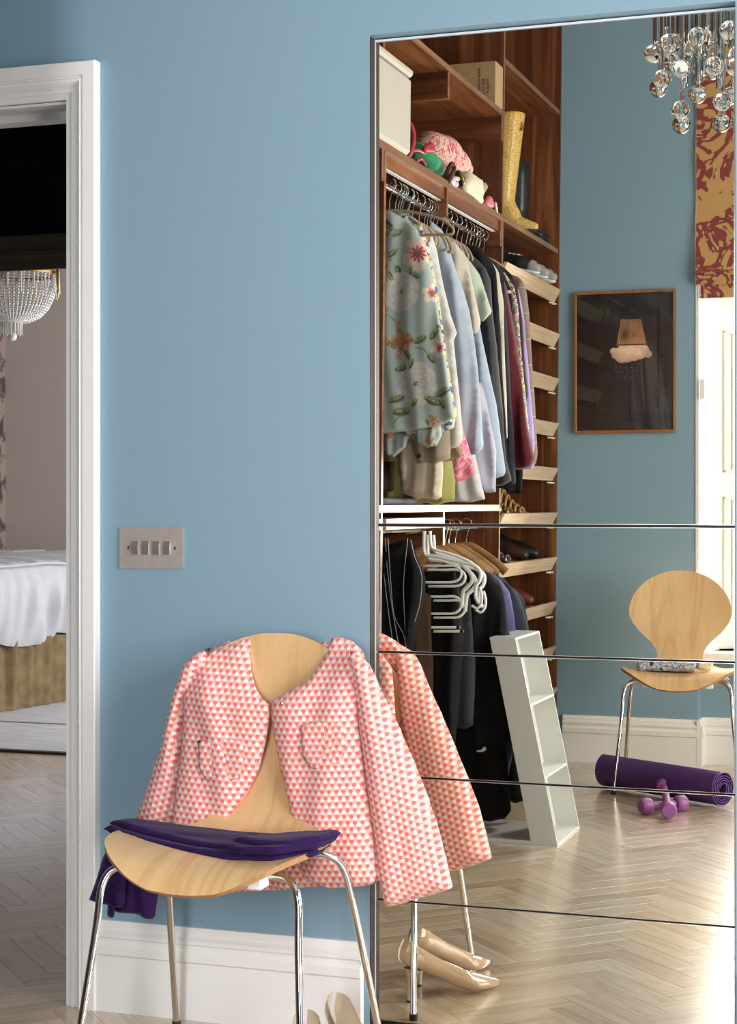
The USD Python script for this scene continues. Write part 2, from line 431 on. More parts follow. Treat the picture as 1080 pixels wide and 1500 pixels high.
# back wall: a chimney-side pier left of the window bay, the bay itself set back with the window in it
BX = -1.036                                  # where the pier ends
WX0, WX1, WZ0, WZ1 = -1.034, 0.40, 0.475, 2.62
structure('wall_back', cat_(box(-2.14, BX, YB - .4, YB, 0, CZ), wall_boxes((BX, XR + .15), (0, CZ), [(WX0 + 0.001, WX1, WZ0, WZ1)], YB - 0.40, YB - 0.10)), BLUE)

SKIRT = [(0, 0), (.020, 0), (.020, .118), (.024, .122), (.024, .140), (.019, .147), (.019, .154), (.022, .158), (.022, .165), (.014, .172), (.014, .178), (.009, .190), (0, .190)]


def skirting(name, x0, x1, y, out):
    structure(name, sweep_profile(SKIRT, (lambda a, b, i: (x0 if i == 0 else x1, y + out * a, b), 2)), WHITE)


skirting('baseboard_front', -1.746, NX0 - 0.012, 0, -1)
skirting('baseboard_front', NX1 + 0.012, XR, 0, -1)
skirting('baseboard_back', -1.585, BX + 0.0005, YB, 1)
skirting('baseboard_back', BX, XR, YB - 0.10, 1)
structure('baseboard_bay', sweep_profile(SKIRT, (lambda a, b, i: (BX + a, YB - .10 if i == 0 else YB + .021, b), 2)), WHITE)

# door frame
ARCH = [(0, 0), (0, .023), (.002, .025), (.029, .025), (.030, .021), (.034, .021), (.0365, .024), (.043, .021), (.048, .015), (.050, .011), (.053, .011), (.0545, .014), (.062, .013), (.064, .009), (.076, .009), (.076, 0)]
xo, zo = -1.746, 2.012


def arch(a, b, i):
    return [(xo - a, -b, 0), (xo - a, -b, zo - a), (DX0 - 0.076 + a, -b, zo - a), (DX0 - 0.076 + a, -b, 0)][i]


dt = Thing('door_1', None, None, (xo, 0, 0), kind='structure')
dt.part('architrave', sweep_profile(ARCH, (arch, 4)), WHITE)
dt.part('lining', cat_(box(DX1 - 0.0, DX1 + .02, 0.0, WT + .02, 0, DZ + .02), box(DX0, DX1, 0.0, WT + .02, DZ - .006, DZ + .02), box(DX0 - .02, DX0, 0, WT + .02, 0, DZ + .02)), WHITE)
dt.part('door_stop', cat_(box(DX1 - .012, DX1, .06, .1, 0, DZ - .006), box(DX0, DX1 - .012, .06, .1, DZ - .022, DZ - .006)), WHITE)
p_ = at_y(101, 893, 0.01)
dt.part('strike_plate', box(DX1 - 0.0015, DX1 + .001, -0.004, 0.03, p_[2] - .016, p_[2] + .016), GOLD, label='small brass strike plate')

# ------------------------------------------------------------------ herringbone floor
PW, PL = 0.070, 0.280
R45 = math.sqrt(0.5)
TONES = [(0.54, 0.425, 0.305), (0.57, 0.46, 0.34), (0.51, 0.39, 0.275), (0.60, 0.49, 0.365), (0.48, 0.36, 0.245), (0.55, 0.44, 0.32)]


def plank(o, horiz, tone, off):
    g = 0.0002; a, b = (PL, PW) if horiz else (PW, PL); e = 0.0005
    lo, hi = np.array([o[0] + g, o[1] + g]), np.array([o[0] + a - g, o[1] + b - g])
    q = [(lo[0], lo[1]), (hi[0], lo[1]), (hi[0], hi[1]), (lo[0], hi[1])]; qi = [(lo[0] + e, lo[1] + e), (hi[0] - e, lo[1] + e), (hi[0] - e, hi[1] - e), (lo[0] + e, hi[1] - e)]
    ring = lambda Q, z: [((x - y) * R45, (x + y) * R45, z) for x, y in Q]
    v = np.array(ring(q, -0.012) + ring(q, -0.0008) + ring(qi, 0.0))
    f = [(8, 9, 10), (8, 10, 11)]
    for k in range(4):
        l = (k + 1) % 4
        for s in (0, 4): f += [(s + k, s + l, s + 4 + l), (s + k, s + 4 + l, s + 4 + k)]
    uv = np.array([(x, y) if horiz else (y, x) for x, y in q + q + qi]) - (np.array(o) if horiz else np.array(o)[::-1]) + off
    return dict(v=v, f=np.array(f), uv=uv, c=np.tile(tone, (12, 1)))


def project(p):
    q = np.asarray(p, float) - CAM; X = q[..., 0] * C + q[..., 1] * S; Z = -q[..., 0] * S + q[..., 1] * C
    return np.stack([CX + FPX * X / Z, CY - FPX * q[..., 2] / Z], -1), Z


planks = []
for i in range(-190, 190):
    for j in range(-40, 40):
        for hz in (True, False):
            o = np.array([i * PW + j * (PL + PW), i * PW + j * (PW - PL)]) + (np.zeros(2) if hz else np.array([PL, PW - PL]))
            c = o + (np.array([PL, PW]) if hz else np.array([PW, PL])) / 2
            w = np.array([(c[0] - c[1]) * R45, (c[0] + c[1]) * R45])
            if not (-5.95 < w[0] < 1.9 and -3.85 < w[1] < 6.7): continue
            if w[1] > 0.2 and w[0] > -1.2: continue
            if w[0] > -2.05 and -3.6 < w[1] < -0.9 and w[0] < -1.9: continue
            best = 0
            P, Z = project([(w[0], w[1], 0), (w[0] + .2, w[1], 0), (w[0], w[1] + .2, 0)])
            ar = abs(np.cross(P[1] - P[0], P[2] - P[0]))
            if Z[0] > 0.3 and -20 < P[0][0] < (105 if w[1] > 0 else 545) and 1090 < P[0][1] < 1515 and (w[1] > -0.6): best = ar
            m = flip(np.array([(w[0], w[1], 0), (w[0] + .2, w[1], 0), (w[0], w[1] + .2, 0)])); P, Z = project(m)
            if w[1] < 0 and Z[0] > 0 and 540 < P[0][0] < 1085 and 1120 < P[0][1] < 1510: best = max(best, abs(np.cross(P[1] - P[0], P[2] - P[0])))
            planks.append((best, o, hz, w))
planks.sort(key=lambda t: -t[0])
ft = Thing('floor', None, None, (0, 0, 0), kind='structure')
ft.part('subfloor', box(HX0, HX1, HY0, HY1, -0.05, -0.0125), SEAM)
rest = []
for k, (best, o, hz, w) in enumerate(planks):
    tone = np.array(TONES[RND.randrange(len(TONES))]) * RND.uniform(0.93, 1.07); m = plank(o, hz, tone, (RND.uniform(0, 40), RND.uniform(0, 40)))
    if k < 298 and best > 0: ft.part('plank', m, FLOORM)
    else: rest.append(m)
ft.part('further_planks', cat_(*rest), FLOORM, kind='stuff')

# ------------------------------------------------------------------ mirrored cabinet in its niche
ZS = [0.024, 0.270, 0.521, 0.772, 1.030, NZ - 0.008]
MX0, MX1 = -1.1365, -0.418
ct = Thing('mirrored_cabinet', 'built-in cabinet with a tall mirrored door over four mirrored drawer fronts', 'cabinet', ((MX0 + MX1) / 2, YM, 0))
ct.part('carcass', cat_(box(NX0 + .0005, NX0 + .0015, 0.002, 0.5, 0.002, NZ - .002), box(NX1 - .003, NX1 - .001, YM + .02, 0.5, 0.002, NZ - .002), box(NX0 + .004, NX1 - .004, YM + .035, 0.5, 0.0, 0.022),
                        box(NX0 + .004, NX1 - .004, 0.48, 0.5, 0.022, NZ - .01), box(NX0 + .004, NX1 - .004, YM + .03, YM + .034, 0.022, NZ - .01)), SEAM)
ct.part('frame', cat_(box(NX0 + .0017, MX0 - .0003, YM - .001, YM + .02, 0.002, NZ - .003), box(MX0, NX1 - .003, YM - .001, YM + .02, NZ - .0075, NZ - .003)), plain('frame_enamel', (0.62, 0.66, 0.70), 0.3), label='pale blue painted frame strip')
NAMES = ['drawer_front'] * 4 + ['door_front']
TILT = [(0.0, 0.0), (0.10, -0.06), (0.10, -0.06), (0.0, 0.0), (0.0, 0.0)]       # small hanging errors of the fronts, degrees (pitch, yaw)
MEDGE = plain('mirror_cut_edge', (0.55, 0.5, 0.46), 0.2, metallic=0.8)
for k in range(5):
    gap = 0.0016 if k < 3 else 0.0022
    z0, z1 = ZS[k] + gap, ZS[k + 1] - (0.0016 if k < 3 else 0.0028 if k == 3 else 0.0)
    cen = np.array([(MX0 + MX1) / 2, YM + .009, (z0 + z1) / 2]); hw, hh = (MX1 - MX0) / 2, (z1 - z0) / 2
    Rr = rotz(TILT[k][1]) @ rotx(TILT[k][0])
    slab = moved(box(-hw, hw, -.009 + .0008, .009, -hh, hh), Rr, cen)
    face = moved(box(-hw + .0012, hw - .0012, -.009, -.009 + .0009, -hh + .0012, hh - .0012), Rr, cen)
    pth = ct.part(NAMES[k], slab, MEDGE); ct.part('mirror_glass', face, MIRROR, parent=pth)

# ------------------------------------------------------------------ plywood chairs
SEAT_PROF = [(.000, .394), (.008, .404), (.022, .415), (.05, .426), (.10, .432), (.16, .434), (.22, .431), (.28, .427), (.325, .428), (.36, .438), (.385, .458), (.402, .487), (.414, .53), (.424, .58), (.432, .63), (.440, .68), (.449, .73), (.456, .767), (.462, .793), (.466, .812)]
SEAT_W = [.055, .098, .132, .168, .200, .211, .204, .180, .148, .120, .098, .086, .104, .156, .190, .197, .197, .180, .150, .100]


def chair_shell():
    P = smooth_path([(0, y, z) for y, z in SEAT_PROF], 5); P = P[:, 1:]
    W = smooth_path([(w, 0, 0) for w in SEAT_W], 5)[:, 0]; k0 = int(np.argmax(P[:, 1] > .645)); zz = P[k0:, 1]; th = np.linspace(0, math.pi / 2, 26)[1:]
    zt_ = zz[0] + (.813 - zz[0]) * np.sin(th); P = np.vstack([P[:k0 + 1], np.c_[np.interp(zt_, zz, P[k0:, 0]), zt_]]); W = np.concatenate([W[:k0 + 1], W[k0] * np.maximum(np.cos(th), .02)])
    n = len(P); m = 33; T = .0105
    tg = np.gradient(P, axis=0); tg /= np.linalg.norm(tg, axis=1, keepdims=True); nr = np.c_[-tg[:, 1], tg[:, 0]]
    # finer rounding at the front lip and at the top edge
    W[0] = .02
    ts = np.sin(np.linspace(-1, 1, m) * math.pi / 2)
    V = []
    for side in (0.5, -0.5):
        for i in range(n):
            for t in ts:
                x = W[i] * t; up = 0.0
                if P[i, 1] < .45: up = .35 * x * x - (0.012 * (1 - (x / .22) ** 2) if P[i, 0] < .1 else 0) * (1 - P[i, 0] / .1)
                else: up = 0
                yb = -.55 * x * x * min(1, max(0, (P[i, 1] - .5) / .15))
                V.append((x, P[i, 0] + nr[i, 0] * T * side + yb, P[i, 1] + nr[i, 1] * T * side + up))
    V = np.array(V); F, E = [], []
    g = lambda s, i, j: s * n * m + i * m + j
    for i in range(n - 1):
        for j in range(m - 1):
            F += [(g(0, i, j), g(0, i, j + 1), g(0, i + 1, j + 1)), (g(0, i, j), g(0, i + 1, j + 1), g(0, i + 1, j))]
            F += [(g(1, i, j), g(1, i + 1, j + 1), g(1, i, j + 1)), (g(1, i, j), g(1, i + 1, j), g(1, i + 1, j + 1))]
    rim = [(i, 0) for i in range(n)] + [(n - 1, j) for j in range(1, m)] + [(i, m - 1) for i in range(n - 2, -1, -1)] + [(0, j) for j in range(m - 2, 0, -1)]
    for k in range(len(rim)):
        a, b = rim[k], rim[(k + 1) % len(rim)]
        E += [(g(0, *a), g(1, *b), g(0, *b)), (g(0, *a), g(1, *a), g(1, *b))]
    sl_ = np.concatenate([[0], np.cumsum(np.linalg.norm(np.diff(P, axis=0), axis=1))]); uv = np.array([(V[k, 0], sl_[(k // m) % n]) for k in range(len(V))])
    return dict(v=V, f=np.array(F), uv=uv), dict(v=V, f=np.array(E))


def make_chair(label, base, group=None):
    t = Thing('plywood_chair', label, 'chair', base, group=group); t.base = np.zeros(3)     # parts in the chair's own space: front lip at y 0, back towards +y
    sh, ed = chair_shell()
    sp = t.part('shell', sh, BIRCH, smooth=True); t.part('ply_edge', ed, PLYEDGE, parent=sp, smooth=40)
    for sx in (-1, 1):
        for (fy, fx, ty, tx) in ((0.015, .225, .10, .125), (.455, .222, .30, .115)):
            path = smooth_path([(sx * .03, ty, .409), (sx * tx, ty, .409), (sx * (tx + .045), ty + (fy - ty) * .12, .404), (sx * (tx + .068), ty + (fy - ty) * .28, .372), (sx * (fx - .025), ty + (fy - ty) * .45, .28), (sx * fx, fy, .012)], 8)
            lp = t.part('leg', tube(path, .0073, 14), CHROME, smooth=50)
            t.part('foot_cap', tube([(sx * fx, fy, 0.0), (sx * fx, fy, .014)], .0088, 12), RUBBER, parent=lp, label='black rubber foot cap')
        t.part('seat_pad', box(sx * .115 - .014, sx * .115 + .014, .06, .10, .388, .412, .003), WHITEPL, label='white plastic seat spacer')
    return t


CH1 = np.array([-1.311, -0.528, 0.0])
chair = make_chair('bent plywood chair with a pink jacket over its back, against the blue wall', CH1)
a = vz(897, 1170); CH2 = np.array([-1.02, a[1] + 0.02, 0])
p1 = vz(897, 1168)
CH2ROT = 180 - 6
off = rotz(CH2ROT) @ np.array([0.225, 0.015, 0])
dup(chair, 'bent plywood chair beside the picture, with a folded floral cloth on its seat', p1 - off, CH2ROT)
CH2 = p1 - off

# ------------------------------------------------------------------ pink jacket on the first chair
HEXA = 0.0138
K = 4 * math.pi / (math.sqrt(3) * HEXA)


def hex_fabric(name):
    n = {'uv': ('uvmap', {'attribute': 'st'}), 's': ('separate_xyz', {})}; l = [('uv.UV', 's.vector')]
    dirs = [(0, K), (K * math.sqrt(3) / 2, -K / 2), (-K * math.sqrt(3) / 2, -K / 2)]
    for i, (kx, ky) in enumerate(dirs):
        n[f'a{i}'] = ('math', {'math_type': 'multiply', 'value2': kx}); n[f'b{i}'] = ('math', {'math_type': 'multiply_add', 'value2': ky})
        l += [('s.x', f'a{i}.value1'), ('s.y', f'b{i}.value1'), (f'a{i}.value', f'b{i}.value3')]
    for s, ph in (('c', 0.0), ('w', 2 * math.pi / 3)):
        for i in range(3):
            n[f'{s}p{i}'] = ('math', {'math_type': 'add', 'value2': ph}); n[f'{s}c{i}'] = ('math', {'math_type': 'cosine'}); l += [(f'b{i}.value', f'{s}p{i}.value1'), (f'{s}p{i}.value', f'{s}c{i}.value1')]
        n[f'{s}1'] = ('math', {'math_type': 'add'}); n[f'{s}2'] = ('math', {'math_type': 'add'}); n[f'{s}m'] = ('map_range', {'from_min': 0.50, 'from_max': 0.80, 'clamp': True})
        l += [(f'{s}c0.value', f'{s}1.value1'), (f'{s}c1.value', f'{s}1.value2'), (f'{s}1.value', f'{s}2.value1'), (f'{s}c2.value', f'{s}2.value2'), (f'{s}2.value', f'{s}m.value')]
    n['x1'] = ('mix_color', {'a': (0.77, 0.37, 0.315), 'b': (0.77, 0.125, 0.12)}); n['x2'] = ('mix_color', {'b': (0.76, 0.70, 0.685)})
    n['rr'] = ('map_range', {'to_min': 0.8, 'to_max': 0.3}); n['p'] = ('principled_bsdf', {'sheen_weight': 0.15})
    l += [('cm.result', 'x1.fac'), ('x1.result', 'x2.a'), ('wm.result', 'x2.fac'), ('x2.result', 'p.base_color'), ('wm.result', 'rr.value'), ('rr.result', 'p.roughness')]
    return mat(name, n, l)


HEX = hex_fabric('coral_and_silver_dot_weave')


def px_panel(pts, y, T, edge, fold=None, rot=0.0, h=0.009, dy=None):
    """A sewn panel of the jacket: outline at depth y, thickness 2T, its weave turned by rot degrees."""
    Q = np.array([at_y(px, py, y)[[0, 2]] for px, py in pts]); o = Q.mean(0); A = math.radians(rot)
    m = puff(Q, h, T, edge, fold); d = m['uv'] - o
    m['uv'] = np.c_[d[:, 0] * math.cos(A) + d[:, 1] * math.sin(A), -d[:, 0] * math.sin(A) + d[:, 1] * math.cos(A)]
    yy = y if dy is None else y + dy(m['v'][:, 0], m['v'][:, 1])
    m['v'] = np.c_[m['v'][:, 0], yy - m['v'][:, 2], m['v'][:, 1]]
    return m


jt = Thing('cropped_jacket', 'coral and silver dotted cropped jacket hung over the plywood chair back', 'jacket', (-1.25, -0.12, 0.30))
bulge = lambda cx, k: (lambda x, z: k * (x - cx) ** 2)
back_pts = [(335, 938), (372, 932), (412, 931), (452, 933), (478, 939), (526, 958), (548, 985), (556, 1100), (560, 1200), (558, 1290), (520, 1298), (470, 1298), (400, 1305), (330, 1308), (262, 1308), (232, 1305), (236, 1215), (252, 1120), (268, 1010), (290, 966), (315, 948)]
# the back hangs behind the chair's back
cp = lambda pts: pts
bp = [(x, y + 6 if y < 960 and 340 < x < 476 else y) for x, y in back_pts]
jt.part('back_panel', px_panel([(x, max(y, 946)) if 340 < x < 472 else (x, y) for x, y in bp], -0.028, 0.010, 0.03, folds(0.004, 0.13, 3)), HEX, smooth=True)
lf = [(349, 934), (337, 938), (316, 945), (294, 956), (275, 973), (267, 1000), (268, 1060), (264, 1110), (259, 1165), (252, 1240), (318, 1240), (322, 1214), (344, 1190), (363, 1163), (380, 1127), (390, 1085), (396, 1050), (396, 1032), (384, 1024), (369, 1008), (358, 985), (352, 960)]
rf = [(468, 938), (478, 937), (500, 943), (518, 956), (527, 975), (524, 1000), (524, 1050), (529, 1090), (538, 1160), (547, 1220), (555, 1292), (530, 1297), (505, 1299), (486, 1300), (474, 1294), (446, 1286), (436, 1240), (426, 1180), (412, 1125), (401, 1075), (397, 1045), (399, 1026), (418, 1014), (444, 999), (456, 980), (463, 960)]
jt.part('front_panel', px_panel(lf, -0.135, 0.020, 0.07, folds(0.0035, 0.12, 5, slant=0.25), -3, dy=lambda x, z: 0.55 * np.clip(z - .68, 0, 1) - 0.05 * np.clip(.6 - z, 0, 1)), HEX, smooth=True)
jt.part('front_panel', px_panel(rf, -0.135, 0.020, 0.07, folds(0.0035, 0.13, 8, slant=-0.2), 3, dy=lambda x, z: 0.55 * np.clip(z - .68, 0, 1) - 0.05 * np.clip(.6 - z, 0, 1)), HEX, smooth=True)
ls = [(310, 948), (286, 957), (268, 973), (256, 1010), (246, 1052), (236, 1092), (218, 1145), (205, 1183), (196, 1212), (188, 1240), (235, 1250), (262, 1240), (266, 1160), (272, 1085), (279, 1030), (290, 990)]
rs = [(512, 952), (527, 962), (541, 972), (552, 992), (566, 1025), (585, 1066), (606, 1115), (628, 1170), (645, 1218), (656, 1262), (665, 1300), (640, 1309), (612, 1317), (588, 1324), (567, 1328), (560, 1300), (556, 1284), (548, 1230), (540, 1175), (530, 1110), (522, 1060), (518, 1010)]
jt.part('sleeve', px_panel(ls, -0.108, 0.036, 0.05, folds(0.003, 0.10, 11), 14), HEX, smooth=True)
jt.part('sleeve', px_panel(rs, -0.110, 0.042, 0.055, folds(0.0035, 0.11, 12), -17), HEX, smooth=True)
for pts, y in (([(290, 1085), (322, 1080), (356, 1086), (357, 1118), (350, 1140), (330, 1148), (302, 1144), (291, 1124)], -0.1565), ([(440, 1062), (470, 1056), (502, 1058), (506, 1092), (499, 1116), (478, 1131), (457, 1126), (443, 1108)], -0.1565)):
    jt.part('patch_pocket', px_panel(pts, y, 0.0025, 0.006, None, -3 if pts[0][0] < 400 else 3, h=0.006), HEX, smooth=True)
b_ = at_y(413, 1030, -0.157)
jt.part('button', sphere(b_, 0.0045, 2), CHROME, smooth=True, label='small silver jewel button')

# ------------------------------------------------------------------ purple cardigan folded on the seat
PURPLE = fabric('purple_knit', (0.026, 0.008, 0.062), sheen=0.3, weave=1400)
kt = Thing('purple_cardigan', 'dark purple knitted cardigan folded across the back of the plywood seat', 'cardigan', (-1.35, -0.30, 0.40))


def roll(pts, rx, seed, flat):
    p = smooth_path(pts, 7); n = len(p); s = np.linspace(0, 1, n)
    rr = rx * (1 + 0.12 * np.sin(s * 9 + seed)) * np.clip(np.minimum(s, 1 - s) * 14, .35, 1) ** .5
    m = tube(p, rr, 26, flat=((0, 0, 1), flat)); v = m['v']; t = trimesh.Trimesh(v, m['f'], process=False)
    m['v'] = v + t.vertex_normals * ((meshkit.fbm(v * np.array([26, 40, 60]), 3, seed) - .5) * 0.014)[:, None]; return m


def flap(pts, z, T, seed, edge=.03, amp=.004):
    m = puff([(x + (-.03 if x < -1.45 else 0), y - .032) for x, y in pts], .008, T, edge, None); x, y = m['v'][:, 0], m['v'][:, 1]
    w = meshkit.fbm(np.c_[x * 9, y * 34, x * 0], 4, seed) - .5
    m['v'] = np.c_[x, y, z + m['v'][:, 2] + amp * 2 * w + .30 * np.clip(np.abs(x + 1.311), 0, .20) ** 2 - .004]; return m


SEATZ = CH1[2] + .4415
kt.part('body', flap([(-1.535, -.300), (-1.48, -.335), (-1.41, -.368), (-1.33, -.395), (-1.25, -.420), (-1.16, -.425), (-1.095, -.39), (-1.10, -.30), (-1.13, -.235), (-1.25, -.205), (-1.38, -.195), (-1.48, -.205), (-1.53, -.24)], SEATZ, .007, 31, .012), PURPLE, smooth=True)
kt.part('body_fold', flap([(-1.530, -.285), (-1.47, -.318), (-1.38, -.352), (-1.30, -.378), (-1.20, -.395), (-1.13, -.375), (-1.13, -.29), (-1.25, -.27), (-1.38, -.255), (-1.50, -.245)], SEATZ + .009, .006, 32, .012), PURPLE, smooth=True)
kt.part('sleeve', flap([(-1.275, -.400), (-1.22, -.432), (-1.15, -.440), (-1.085, -.400), (-1.082, -.33), (-1.09, -.27), (-1.16, -.28), (-1.23, -.31), (-1.27, -.35)], SEATZ + .015, .007, 33, .014), PURPLE, smooth=True)
kt.part('sleeve_fold', flap([(-1.265, -.38), (-1.20, -.412), (-1.13, -.415), (-1.088, -.385), (-1.085, -.30), (-1.15, -.29), (-1.24, -.33)], SEATZ + .024, .005, 34, .014), PURPLE, smooth=True)
hang = lambda pts, y, seed: px_panel(pts, y, 0.007, 0.012, folds(0.004, 0.06, seed), h=0.008)
kt.part('hanging_side', hang([(186, 1222), (160, 1235), (150, 1256), (143, 1285), (131, 1318), (150, 1325), (176, 1329), (182, 1328), (184, 1280), (200, 1250)], -0.335, 21), PURPLE, smooth=True)
kt.part('hanging_side', hang([(182, 1240), (180, 1300), (168, 1328), (170, 1336), (190, 1338), (208, 1343), (222, 1347), (226, 1345), (231, 1310), (236, 1270), (230, 1250)], -0.300, 22), PURPLE, smooth=True)
kt.part('hanging_cuff', hang([(156, 1318), (155, 1343), (162, 1346), (168, 1343), (170, 1322)], -0.318, 23), PURPLE, smooth=True)

# ------------------------------------------------------------------ light switch
st_ = Thing('light_switch', 'brushed nickel plate with four rocker switches on the blue wall', 'light switch', (at_y(222, 802, 0)[0], 0, at_y(222, 802, 0)[2]))
sc = np.array([at_y(222.5, 802, 0)[0], 0, at_y(222.5, 802.5, 0)[2]])
pl = trimesh.creation.extrude_polygon(Polygon([(-.0735, -.0435), (.0735, -.0435), (.0735, .0435), (-.0735, .0435)]).buffer(-.004).buffer(.004), 0.004)
st_.part('plate', moved(pl, rotx(90), sc + (0, -0.0002, 0)), NICKEL)
ROCK = plain('polished_nickel', (0.52, 0.49, 0.47), 0.18, metallic=0.75)
DKNI = plain('dark_nickel', (0.30, 0.24, 0.21), 0.3, metallic=1.0)
for k in range(4):
    cx = sc[0] - .0365 + k * .0245
    fr = trimesh.creation.extrude_polygon(Polygon([(-.0095, -.0165), (.0095, -.0165), (.0095, .0165), (-.0095, .0165)]).buffer(-.003).buffer(.003).difference(Polygon([(-.0072, -.0142), (.0072, -.0142), (.0072, .0142), (-.0072, .0142)])), 0.0012)
    rp = st_.part('bezel', moved(fr, rotx(90), (cx, -0.0040, sc[2])), NICKEL)
    rock = dict(v=np.array([(x, y, z) for x in (-.0072, .0072) for (y, z) in ((.003, .0142), (-.0005, .0142), (-.0042, .004), (-.0025, -.0142), (.003, -.0142))]) + np.array([cx, -.0045, sc[2]]),
                f=np.array([(0, 5, 6), (0, 6, 1), (1, 6, 7), (1, 7, 2), (2, 7, 8), (2, 8, 3), (3, 8, 9), (3, 9, 4), (0, 1, 4), (1, 3, 4), (1, 2, 3), (5, 9, 6), (6, 9, 8), (6, 8, 7)]))
    st_.part('rocker', rock, ROCK, parent=rp)
for sx in (-.0520, .0560):
    st_.part('screw', moved(lathe([(0, .0058), (.002, .0056), (.0032, .005), (.0034, .004)], 12), rotx(90), sc + (sx, 0.0, 0)), DKNI)

# ------------------------------------------------------------------ patent court shoes beneath the chair
PATENT = plain('nude_patent_leather', (0.52, 0.365, 0.245), 0.12, coat_weight=1.0, coat_roughness=0.04)
SHOEIN = plain('shoe_lining', (0.55, 0.47, 0.36), 0.6)


def pump():
    L = np.array([0.0, .006, .02, .05, .09, .13, .155, .175, .20, .225, .243, .252])
    zb = np.interp(L, [0, .03, .06, .09, .14, .18, .22, .252], [.078, .072, .062, .046, .016, .003, .003, .008])
    w = np.interp(L, [0, .006, .02, .05, .10, .15, .18, .21, .235, .252], [.006, .017, .026, .029, .026, .034, .036, .027, .013, .003])
    top = np.interp(L, [0, .03, .07, .11, .15, .172, .20, .23, .252], [.137, .124, .098, .076, .058, .050, .040, .028, .018])
    th = np.interp(L, [0, .14, .158, .172, .252], [118, 104, 125, 180, 180])
    us = np.linspace(0, 1, 40); i = np.interp(us, np.linspace(0, 1, len(L)), np.arange(len(L)))
    Lq, zbq, wq, tq, thq = [np.interp(i, np.arange(len(L)), a) for a in (L, zb, w, top, th)]
    def surf(dw, dz):
        V = []
        for l, b, ww, t, h in zip(Lq, zbq, wq, tq, thq):
            H = (t - b) * 2 / (1 - math.cos(math.radians(h)))
            for a in np.linspace(-h, h, 29):
                ar = math.radians(a); V.append((l, max(ww - dw, .0008) * math.copysign(abs(math.sin(ar)) ** .75, ar), b + dz + (H - dz) * (1 - math.cos(ar)) / 2))
        return np.array(V)
    n, m = 40, 29
    def counter(V):
        l = V[:, 0].copy(); zb0 = np.interp(l, Lq, zbq); tq0 = np.interp(l, Lq, tq); f = np.clip((V[:, 2] - zb0) / np.maximum(tq0 - zb0, .004), 0, 1.2); k = np.clip(1 - l / .05, 0, 1)
        V[:, 0] += k * (-.009 * np.sin(math.pi * np.clip(f, 0, 1)) + .007 * f + .016 * np.clip(1 - f / .4, 0, 1) ** 2); V[:, 2] -= .010 * k * np.clip(1 - l / .02, 0, 1) * np.clip(f - .7, 0, 1) * 0; return V
    O, I = counter(surf(0, 0)), counter(surf(.0018, .002)); F, G = [], []
    for r in range(n - 1):
        for q in range(m - 1):
            A, B, D_, E = r * m + q, r * m + q + 1, (r + 1) * m + q + 1, (r + 1) * m + q
            F += [(A, D_, B), (A, E, D_)]; G += [(A, B, D_), (A, D_, E)]
    rim = [(r * m, (r + 1) * m) for r in range(n - 1)] + [((r + 1) * m + m - 1, r * m + m - 1) for r in range(n - 1)]
    N = len(O); R = []
    for a, b in rim: R += [(a, b, b + N), (a, b + N, a + N)]
    upper = dict(v=np.vstack([O, I]), f=np.array(F + R)); inner = dict(v=I, f=np.array(G))
    hp = np.array([(.030, 0, .071), (.028, 0, .060), (.024, 0, .045), (.022, 0, .025), (.021, 0, .004)])
    heel = tube(smooth_path(hp, 4), np.interp(np.linspace(0, 1, 17), [0, .2, .5, 1], [.020, .0145, .0075, .0052]), 14)
    tip = tube([(.021, 0, .0), (.021, 0, .005)], .0056, 12)
    return upper, inner, heel, tip


def pumps():
    h1, t1 = np.array([-1.151, -.179, 0]), np.array([-0.985, -.366, 0])
    ang = math.degrees(math.atan2(t1[1] - h1[1], t1[0] - h1[0]))
    u, i, h, tp = pump()
    t = Thing('court_shoe', 'nude patent stiletto court shoe under the chair, the nearer to the mirror', 'shoe', h1, rotz=ang); t.base = np.zeros(3)
    t.part('upper', u, PATENT, smooth=60); t.part('lining', i, SHOEIN, smooth=60); hp = t.part('heel', h, PATENT, smooth=60); t.part('heel_tip', tp, RUBBER, parent=hp)
    dup(t, 'nude patent stiletto court shoe under the chair, the one farther from the mirror', (-1.163, -.300, 0), -63)


pumps()
#@@SECTION2
# ------------------------------------------------------------------ walnut wardrobe along the left wall (seen in the mirror)
XF, XBK = -1.607, -2.115                     # front and back planes
ED, DA, DM, DB, EE = 4.16, 4.786, 5.425, 6.132, 7.030   # distances of the end panel, the uprights, the mid fins and the far panel
Z1, Z2, Z3, ZT = 2.494, 2.119, 1.068, 3.16   # top faces of the shelves, overall height
wt = Thing('walnut_wardrobe', 'tall open walnut wardrobe with shelves, hanging rails and slanted shoe shelves', 'wardrobe', (-1.86, yr(5.6), 0))


def wbox(x0, x1, d0, d1, z0, z1, b=0.0): return leaned(box(x0, x1, yr(d0), yr(d1), z0, z1, b))


def wpart(name, m, mt, parent=None, label=None): return wt.part(name, m, mt, parent, label=label)


for d in (ED, DA, DB): 
    zu = Z2 - .0245 if d == DA else ZT
    u = wpart('upright', wbox(XBK, XF - .002, d - .009, d + .009, 0.0, zu), WALZ)
    wpart('edging', wbox(XF - .002, XF, d - .009, d + .009, 0.0, zu), WALEDGE, u)
u = wpart('end_panel', wbox(XBK, XF + .004, EE, 7.046, 0.0, ZT), WALZ)
wpart('back', wbox(XBK - .015, XBK, ED - .009, EE + .016, 0.0, ZT), WALZ)
wpart('top', wbox(XBK, XF, ED - .009, EE + .016, ZT, ZT + .02), WALY_LIT)


def shelf(d0, d1, z, thick=.020, mt=WALY_LIT, em=WALEDGE, g0=.0095, g1=.0095):
    s_ = wpart('shelf', wbox(XBK, XF - .002, d0 + g0, d1 - g1, z - thick, z), mt)
    wpart('edging', wbox(XF - .002, XF + .001, d0 + g0, d1 - g1, z - thick, z), em, s_); return s_


